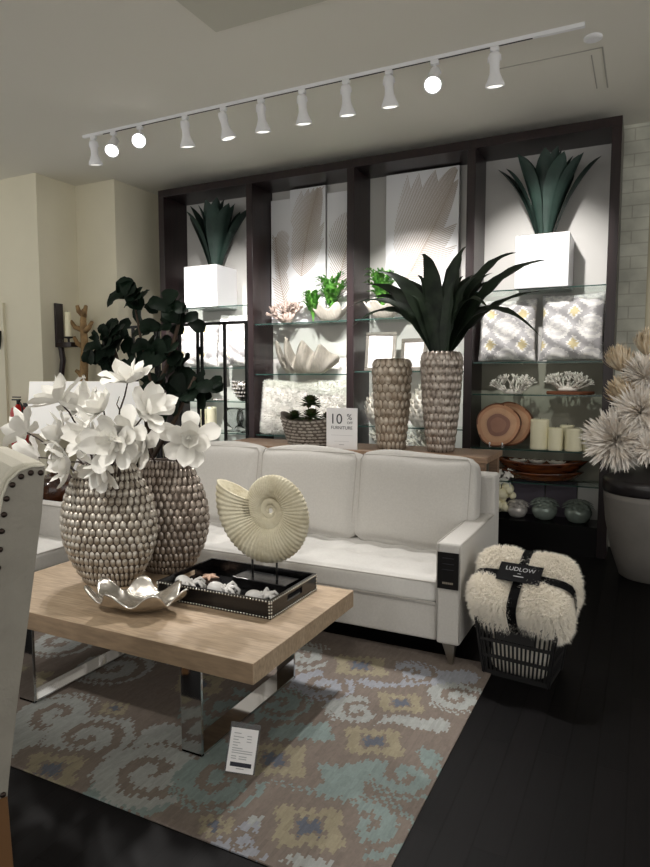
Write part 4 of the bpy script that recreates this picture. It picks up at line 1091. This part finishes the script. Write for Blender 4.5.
magnolia(0, [(mp(-2.66,1.06,-.12),.14,(-.5,-.8,-.1)), (mp(-2.44,1.05,-.14),.13,(0,-.8,-.7))], 'white magnolia stem drooping over the front of the front oval vase', 6, V1)
magnolia(0, [((-2.30,2.55,1.15),.16,(-.1,-.9,.1)), ((-2.10,2.66,1.18),.17,(.6,-.7,.1))], 'white magnolia stem drooping from the rear oval vase at the right', 7, V2)

# ------------------------------------------------------------------ right floor pot with dried flowers
fpot = thing('floor_pot', 'large tapered grey floor pot with dark glazed rim beside the shelving', 'pot', (.09,5.345,0))
b = BM(); lathe(b, [(.20,0),(.215,.01),(.28,.2),(.325,.42),(.343,.60),(.343,.645)], n=48); obj('pot_body', b, M_pot, fpot, smooth=True)
b = BM(); lathe(b, [(.345,.645),(.350,.66),(.352,.70),(.350,.745),(.33,.755),(.20,.80),(.10,.84),(.001,.85)], n=48); obj('glazed_rim', b, M_potrim, fpot, smooth=True)
def mum(name, label, p, r, m, seed, n=150, cat='flower', cone=0, D=(0,-.6,.8), root=(.075,5.30,.80)):
    random.seed(seed); root = V(root)
    t = thing(name, label, cat, root)
    e = V(p)-root; D = V(D).normalized(); b = BM(); pts = bez(V((e.x*.15,0,0)), V((e.x*.3, e.y*.3, e.z*.7)), e-D*r*.2, 6); tube(b, pts, .006, 6); obj('stem', b, M_stem, t, smooth=True)
    b = BM(); s1 = D.orthogonal().normalized(); s2 = D.cross(s1); n = n*2
    for i in range(n):
        k = (i+.5)/n; ph = math.acos(1-(1.6 if not cone else .75)*k); a = i*2.399+U(-.3,.3)
        d = D*math.cos(ph) + (s1*math.cos(a)+s2*math.sin(a))*math.sin(ph); L = r*U(.85,1.12)
        if not cone: blade(b, e+d*r*.1, e+d*L*.6+V((U(-1,1),U(-1,1),U(-1,1)))*r*.08, e+d*L+D*r*.10+V((U(-1,1),U(-1,1),U(-1,1)))*r*.10, r*.06, lambda t: (.5+.6*t)*(1-t**4)+.03, nrm=D, n=4, cup=.4)
        else: blade(b, e-D*r*.4, e+d*L*.75-D*r*.2, e+d*L*.85+D*r*.30, r*.10, lambda t: (.4+.6*t)*(1-t**3)+.02, nrm=D-d*.5, n=5, cup=.3)
    obj('bloom', b, m, t, smooth='leaf'); return t
mum('dried_protea', 'tan cone-shaped dried protea, highest at the left of the floor pot bunch', (-.165,5.28,1.59), .14, M_prot, 1, 90, cone=1, D=(-.2,-.2,1))
mum('dried_protea', 'tan cone-shaped dried protea at the top right edge of the bunch', (.02,5.32,1.70), .15, M_prot, 2, 90, cone=1, D=(.1,-.2,1))
mum('dried_protea', 'tan spiky dried protea left of the middle of the bunch', (-.12,5.22,1.36), .15, M_prot, 3, 90, cone=1, D=(-.5,-.5,.8))
mum('dried_chrysanthemum', 'pale shaggy dried bloom just under the two upper proteas', (.0,5.22,1.50), .17, M_mum, 4)
mum('dried_chrysanthemum', 'pale shaggy dried bloom in the middle of the floor pot bunch', (-.02,5.16,1.25), .21, M_mum, 5, 190, D=(-.2,-1,.3))
mum('dried_chrysanthemum', 'largest cream dried bloom, lowest at the left over the pot rim', (-.17,5.12,1.04), .225, M_mum, 6, 220, D=(-.4,-1,.2))
mum('dried_chrysanthemum', 'smaller cream dried bloom over the pot rim right of the largest one', (.04,5.06,1.0), .13, M_mum, 7, 120, D=(.1,-1,.1))
mum('dried_chrysanthemum', 'pale dried bloom at the right end of the bunch', (.22,5.2,1.25), .19, M_mum, 8, 160, D=(.6,-.8,.3))
mum('dried_chrysanthemum', 'pale dried bloom right of centre beside the upper proteas', (.18,5.25,1.5), .17, M_mum, 9, 140, D=(.5,-.6,.6))

# ------------------------------------------------------------------ basket with fur throw
BX, BY = -.505, 3.30
bk = thing('slatted_basket', 'black slatted plastic basket on the dark floor by the sofa arm', 'basket', (BX,BY,0), -.12)
b = BM(); hz = .30
def bas(u_, v_, z):  # rectangle with taper
    k = .80+.20*z/hz; return V((u_*.195*k, v_*.15*k, z))
def slab(p, q, w, z0, z1, th=.004):
    d = (q-p); n2 = V((d.y,-d.x,0)).normalized()*th
    vs = [p+n2, q+n2, q-n2, p-n2]; lo_ = [b.verts.new((v.x,v.y,z0)) for v in vs]; hi_ = [b.verts.new((v.x,v.y,z1)) for v in vs]
    for i in range(4): b.faces.new((lo_[i], lo_[(i+1)%4], hi_[(i+1)%4], hi_[i]))
    b.faces.new(lo_[::-1]); b.faces.new(hi_)
cor = [(-1,-1),(1,-1),(1,1),(-1,1)]
for i in range(4):
    a, c = cor[i], cor[(i+1)%4]
    for z0, z1 in ((.0,.025),(.095,.11),(.18,.195),(.265,.30)): slab(bas(*a,z0), bas(*c,z0), 0, z0, z1, .005)
    n = 17 if i % 2 == 0 else 13
    for k in range(n+1):
        t_ = k/n; uu, vv = a[0]+(c[0]-a[0])*t_, a[1]+(c[1]-a[1])*t_
        p0, p1 = bas(uu,vv,0), bas(uu,vv,hz)
        d = V((c[0]-a[0], c[1]-a[1], 0)).normalized()*(.0045 if 0 < k < n else .012); n2 = V((d.y,-d.x,0)).normalized()*.003
        q0 = [b.verts.new(p0+s) for s in (d+n2, d-n2, -d-n2, -d+n2)]; q1 = [b.verts.new(p1+s) for s in (d+n2, d-n2, -d-n2, -d+n2)]
        for j in range(4): b.faces.new((q0[j], q0[(j+1)%4], q1[(j+1)%4], q1[j]))
    if i == 0: slab(bas(-.5,-1,.2), bas(.5,-1,.2), 0, .2, .27, .006)
obj('basket_body', b, M_blackp, bk)
obj('basket_floor', bx(-.155,.155,-.12,.12,0,.008), M_blackp, bk)
b = BM(); tube(b, [bas(-1,0,.30)+V((-.005,-.07,0)), bas(-1,0,.30)+V((-.03,-.06,-.06)), bas(-1,0,.30)+V((-.03,.06,-.06)), bas(-1,0,.30)+V((-.005,.07,0))], .006, 6); obj('handle', b, M_blackp, bk, smooth=True)
th = thing('fur_throw', 'folded ivory faux fur throw with a black band sitting in the basket', 'throw', (BX,BY-.01,.415), -.12)
def groove(p):
    q = p.copy(); g = max(math.exp(-(p.x/.035)**2), math.exp(-((p.y+.0)/.035)**2))
    if p.z > -.05: q.z -= .035*g*(1 if p.z > 0 else .3)
    q.x *= 1-.06*math.exp(-(p.y/.05)**2); q.y *= 1-.06*math.exp(-(p.x/.05)**2)
    q += V((math.sin(p.y*30)*.006, math.sin(p.x*25)*.006, math.sin(p.x*21+p.y*17)*.010))
    return q
TH = Matrix.Rotation(.62, 4, 'X')
src = superell(.235,.185,.125, 6, 64, 36, groove); src.transform(TH)
ff = fur(src, 34000, .030, .0019, .12, 8)
bmesh.ops.delete(ff, geom=[v for v in ff.verts if (lambda l: (abs(l.x) < .0 or False))(TH.inverted() @ v.co)], context='VERTS')
obj('blanket', src, M_fur, th, smooth=True); obj('fur_pile', ff, M_fur, th)
# low stripes of fleece packed in the basket
src = superell(.145,.11,.11, 5, 28, 16); obj('lower_fold', src, M_fur, th, smooth=True, loc=(0,.01,-.30))
def strip(pts, w, axis, t=.004):
    b = BM(); rows = []
    for p in pts:
        p = V(p); rows.append([b.verts.new(p+axis*w), b.verts.new(p-axis*w)])
    for r0, r1 in zip(rows, rows[1:]): b.faces.new((r0[0], r0[1], r1[1], r1[0]))
    bmesh.ops.solidify(b, geom=b.faces[:], thickness=t); b.transform(TH); return b
def supl(h1, h2, a, e=4.5): 
    c, s = math.cos(a), math.sin(a); k = (abs(c)**e+abs(s)**e)**(-1/e); return c*k*h1, s*k*h2
pts = [(0, *(lambda q: (q[0], q[1]+.0))(supl(.208,.135, 2*PI*i/40))) for i in range(41)]
b = strip(pts, .024, V((1,0,0))); p2 = [((lambda q: q[0])(supl(.250,.13, 2*PI*i/40)), 0, supl(.250,.13, 2*PI*i/40)[1]) for i in range(41)]
merge(b, strip(p2, .022, V((0,1,0)))); obj('band', b, M_bandm, th)
b = BM(); box(b, -.105,.105,-.055,.055,.150,.154); b.transform(TH); obj('band_label', b, M_bandm, th)
MT = TH @ Matrix.Translation(V((.0,.008,.156)))
b = text_bm('LUDLOW', .034, MT, .0004); merge(b, text_bm('throw', .013, TH @ Matrix.Translation(V((0,-.028,.156))), .0003)) if False else None
bb = BM(); box(bb, -.025,.025,-.026,-.021,.154,.1555); box(bb, -.008,.008,-.008,-.005,.154,.1555); bb.transform(TH); merge(b, bb)
obj('band_lettering', b, mat('silver_print', (150,150,152), .5), th)

# ------------------------------------------------------------------ wing chair at the left edge
ch = thing('nailhead_chair', 'tall ivory dining chair with grey side and dark nailheads at the left edge', 'chair', (-1.507,1.267,0))
# local frame: s along (.46,.89) backwards, w along (-.89,.46) across the chair
n_ = math.hypot(.46,.89); ch.rotation_euler = (0,0,math.atan2(.89,.46))   # local x = s, local y = w
WD = .56
def prism(poly, y0, y1):
    b = BM(); a = [b.verts.new((s, y0, z)) for s, z in poly]; c = [b.verts.new((s, y1, z)) for s, z in poly]; n = len(poly)
    for i in range(n): b.faces.new((a[i], a[(i+1)%n], c[(i+1)%n], c[i]))
    b.faces.new(a[::-1]); b.faces.new(c); return b
rear = [(0,1.245),(-.012,1.12),(-.033,.985),(-.068,.76),(-.095,.592),(-.128,.36),(-.132,.32)]
front = [(-.26,.32),(-.24,.50),(-.20,.62),(-.165,.80),(-.14,1.0),(-.124,1.12),(-.112,1.175),(-.095,1.213),(-.066,1.238),(-.035,1.247)]
sidep = rear + front
obj('side_panel', prism(sidep, .0, .012), M_velvet, ch, bevel=.002)
obj('side_panel', prism(sidep, WD-.012, WD), M_velvet, ch, bevel=.002)
out = [(s+(.004 if i < 7 else -.016), z+(.014 if z > 1.2 else 0)) for i, (s, z) in enumerate(sidep)]
obj('backrest', prism(out, .012, WD-.012), M_leather, ch, bevel=.012, seg=3)
b = BM(); tube(b, [(s, .0, z) for s, z in [( -.20,.62),(-.165,.80),(-.14,1.0),(-.124,1.12),(-.112,1.178),(-.095,1.217),(-.066,1.243),(-.035,1.252),(.0,1.25)]], .004, 6); obj('welt', b, M_leather, ch, smooth=True)
fp_ = [(-.012,1.232),(-.038,1.234),(-.063,1.226),(-.086,1.205),(-.102,1.168),(-.110,1.125),(-.118,1.08),(-.124,1.03),(-.131,.98),(-.137,.93),(-.143,.88),(-.150,.83),(-.157,.78),(-.166,.73),(-.176,.68),(-.185,.63)]
b = BM(); sphere(b, (0,0,0), .0082, sy=.6, u=12, v=8); nh = obj('nailhead', b, M_nail, ch, smooth=True)
for k, (s, z) in enumerate(fp_ + [(-.144-.05*k, .330) for k in range(11)]):
    q = nh if k == 0 else nh.copy()
    if k: C.objects.link(q)
    q.location = (s, -.002, z)
sp2 = [(-.13,.32),(-.13,.50),(-.70,.50),(-.70,.32)]
obj('seat', prism([(-.24,.32),(-.24,.50),(-.72,.52),(-.73,.32)], .0, WD), M_leather, ch, bevel=.02, seg=3)
for s, w in ((-.155,.035),(-.155,WD-.035),(-.69,.035),(-.69,WD-.035)):
    b = BM(); v = box(b, s-.024,s+.024,w-.024,w+.024,0,.32)
    for k in v[:4]: k.co.x += .012 if s > -.3 else -.01; k.co.y = w+(k.co.y-w)*.7
    obj('leg', b, M_chairleg, ch, bevel=.003)

# ------------------------------------------------------------------ rug
RX0, RX1, RY0, RY1 = -4.0, -.64, 1.59, 3.30
def rug():
    b = BM(); nx, ny = 470, 260; dx, dy = (RX1-RX0)/nx, (RY1-RY0)/ny
    top = [[b.verts.new((RX0+i*dx, RY0+j*dy, .006)) for i in range(nx+1)] for j in range(ny+1)]
    for j in range(ny):
        for i in range(nx): b.faces.new((top[j][i], top[j][i+1], top[j+1][i+1], top[j+1][i]))
    edge = [top[0][i] for i in range(nx+1)] + [top[j][nx] for j in range(1, ny+1)] + [top[ny][i] for i in range(nx-1,-1,-1)] + [top[j][0] for j in range(ny-1,0,-1)]
    lowr = [b.verts.new((v.co.x, v.co.y, .0005)) for v in edge]
    for i in range(len(edge)):
        j = (i+1) % len(edge); b.faces.new((edge[j], edge[i], lowr[i], lowr[j]))
    return b
TAU, PALE, TEAL, GOLD, BLUE, LIL = lin((118,107,99)), lin((152,155,152)), lin((122,136,133)), lin((142,134,112)), lin((90,95,106)), lin((142,145,152))
meds = [(-1.268,2.977,.17,PALE),(-.953,2.708,.13,None),(-.945,2.358,.15,None),(-.948,1.791,.15,None),(-1.246,2.07,.16,None),(-2.094,2.084,.08,None),(-1.977,1.637,.15,None),(-1.23,1.66,.07,None),
        (-1.9,2.45,.15,None),(-2.7,2.1,.15,None),(-2.5,2.75,.15,None),(-3.2,2.4,.15,None),(-3.3,1.8,.14,None),(-1.9,3.05,.15,None),(-2.9,1.75,.12,None)]
spis = [(-.752,2.201,.15,TEAL,1),(-.775,1.887,.16,TEAL,-1),(-.73,2.87,.15,PALE,1),(-1.0,3.02,.14,LIL,-1),(-1.35,2.70,.16,LIL,1),(-2.286,1.941,.19,PALE,-1),(-2.03,1.86,.20,PALE,1),(-1.62,1.80,.22,PALE,-1),(-1.36,1.86,.18,TEAL,1),(-1.1,2.55,.14,PALE,1),(-1.65,2.3,.2,TEAL,1),(-1.45,2.45,.15,TEAL,-1),(-2.4,2.4,.2,PALE,1),(-2.2,2.75,.2,LIL,-1),(-2.9,2.5,.2,PALE,1),(-2.7,3.0,.2,TEAL,1),(-3.4,2.1,.2,PALE,-1),(-1.6,2.95,.18,PALE,-1),(-3.6,2.8,.2,LIL,1),(-3.1,2.0,.2,TEAL,-1),(-1.1,1.63,.10,LIL,1),(-1.9,1.62,.0,PALE,1)]
bands = [((-1.55,2.0),(-.95,2.05),.09,TEAL),((-1.0,2.05),(-.72,2.35),.06,TEAL),((-1.6,1.75),(-1.75,2.0),.10,PALE),((-2.3,1.75),(-1.9,1.7),.10,PALE),((-.75,2.6),(-1.2,2.55),.06,PALE),((-1.15,2.85),(-.75,3.1),.07,LIL),((-1.30,2.25),(-1.05,2.4),.07,TEAL),((-.85,1.65),(-1.1,1.72),.05,PALE),((-1.7,1.63),(-1.5,1.66),.07,TEAL)]
def rugcol(c):
    jj = math.floor(c.x/.012); rj = random.Random(jj*7919+math.floor(c.y/.06)*131)
    x = c.x; y = c.y + (((jj*37) % 11)/11-.5)*.034+rj.uniform(-.006,.006)
    x2 = c.x + (((math.floor(c.y/.012)*29) % 7)/7-.5)*.012
    col = TAU
    for (a, e, w, k) in bands:
        ax, ay = a; ex, ey = e; L2 = (ex-ax)**2+(ey-ay)**2; t = max(0, min(1, ((x2-ax)*(ex-ax)+(y-ay)*(ey-ay))/L2))
        if math.hypot(x2-ax-t*(ex-ax), y-ay-t*(ey-ay)) < w: col = k
    for sx, sy, r, k, sg in spis:
        dx, dy = x2-sx, (y-sy)*1.05; d = math.hypot(dx, dy)
        if d < r:
            a = math.atan2(dy*sg, dx); s = ((a/(2*PI) + d/(r*.62)) % 1)
            col = k if s > .38 or d > r*.90 else TAU
    for mx_, my, r, k in meds:
        dx, dy = (x2-mx_)*.85, (y-my)*1.1; d = math.hypot(dx, dy)*(1+.18*math.sin(4*math.atan2(dy, dx)))
        if d < r*1.1: col = TAU
        if d < r*.72: col = GOLD
        if d < r*.36: col = TAU
        if d < r*.24: col = BLUE
    h = rj.random()*.16-.08
    return (col[0]*(1+h), col[1]*(1+h), col[2]*(1+h), 1)
M_rug = mat('flatweave_rug_wool', (150,140,130), .98, attr='Col', var=.22, vscale=120, stretch=(1,.35,1), bump=.4, bscale=260)
rg = tag(obj('area_rug', rug(), M_rug), 'taupe ikat rug with pale scrolls and gold medallions under the coffee table', 'rug')
paint(rg, rugcol)

# ------------------------------------------------------------------ added fill spots and store ambience
# unseen ceiling spots added to brighten sofas, table, magnolias, left wall and floor pot
for (x, y, aim, pwr, sz) in ((-2.9,1.2,(-2.2,3.9,.8),45,60),(-1.4,1.0,(-1.4,3.9,.8),45,56),(-.4,.4,(-2.0,2.9,.7),50,50),(-2.6,.2,(-2.5,2.3,1.1),190,40),
                             (-3.6,1.6,(-5.6,5.0,1.6),70,70),(.6,1.2,(-.3,3.4,.3),50,36),(.9,2.0,(.0,5.2,1.25),95,30),(-5.0,1.0,(-3.6,3.2,.5),60,60)):
    spot(x, y, 3.38, aim, pwr, sz, .8, (1,.96,.90), 'added_fill_spot', .06)
    t = thing('added_fill_lamp', 'x', 'spotlight', (x,y,ZC))
    t['label'] = 'unseen white ceiling spotlight added as fill light'; t['group'] = 'added unseen ceiling spotlights'
    b = BM(); lathe(b, [(.05,0),(.05,-.02),(.02,-.03),(.02,-.08),(.05,-.10),(.06,-.17),(.055,-.18),(.001,-.16)], n=20); obj('lamp_body', b, M_white, t, smooth=True)
w = bpy.data.worlds.new('store_ambience'); S.world = w; w.use_nodes = True
w.node_tree.nodes['Background'].inputs[0].default_value = (1,.98,.94,1); w.node_tree.nodes['Background'].inputs[1].default_value = 1.08

# ------------------------------------------------------------------ camera and view
cd = bpy.data.cameras.new('camera'); cam = bpy.data.objects.new('camera', cd); C.objects.link(cam)
cam.location = (0,0,1.5); cam.rotation_euler = (PI/2-math.atan(56.5/645), 0, math.radians(26.3))
cd.sensor_fit = 'VERTICAL'; cd.sensor_height = 36; cd.lens = 645/867*36; cd.clip_start = .05
S.camera = cam
S.view_settings.view_transform = 'Standard'; S.view_settings.look = 'None'; S.view_settings.gamma = 1; S.view_settings.exposure = 0
S.view_settings.use_curve_mapping = False
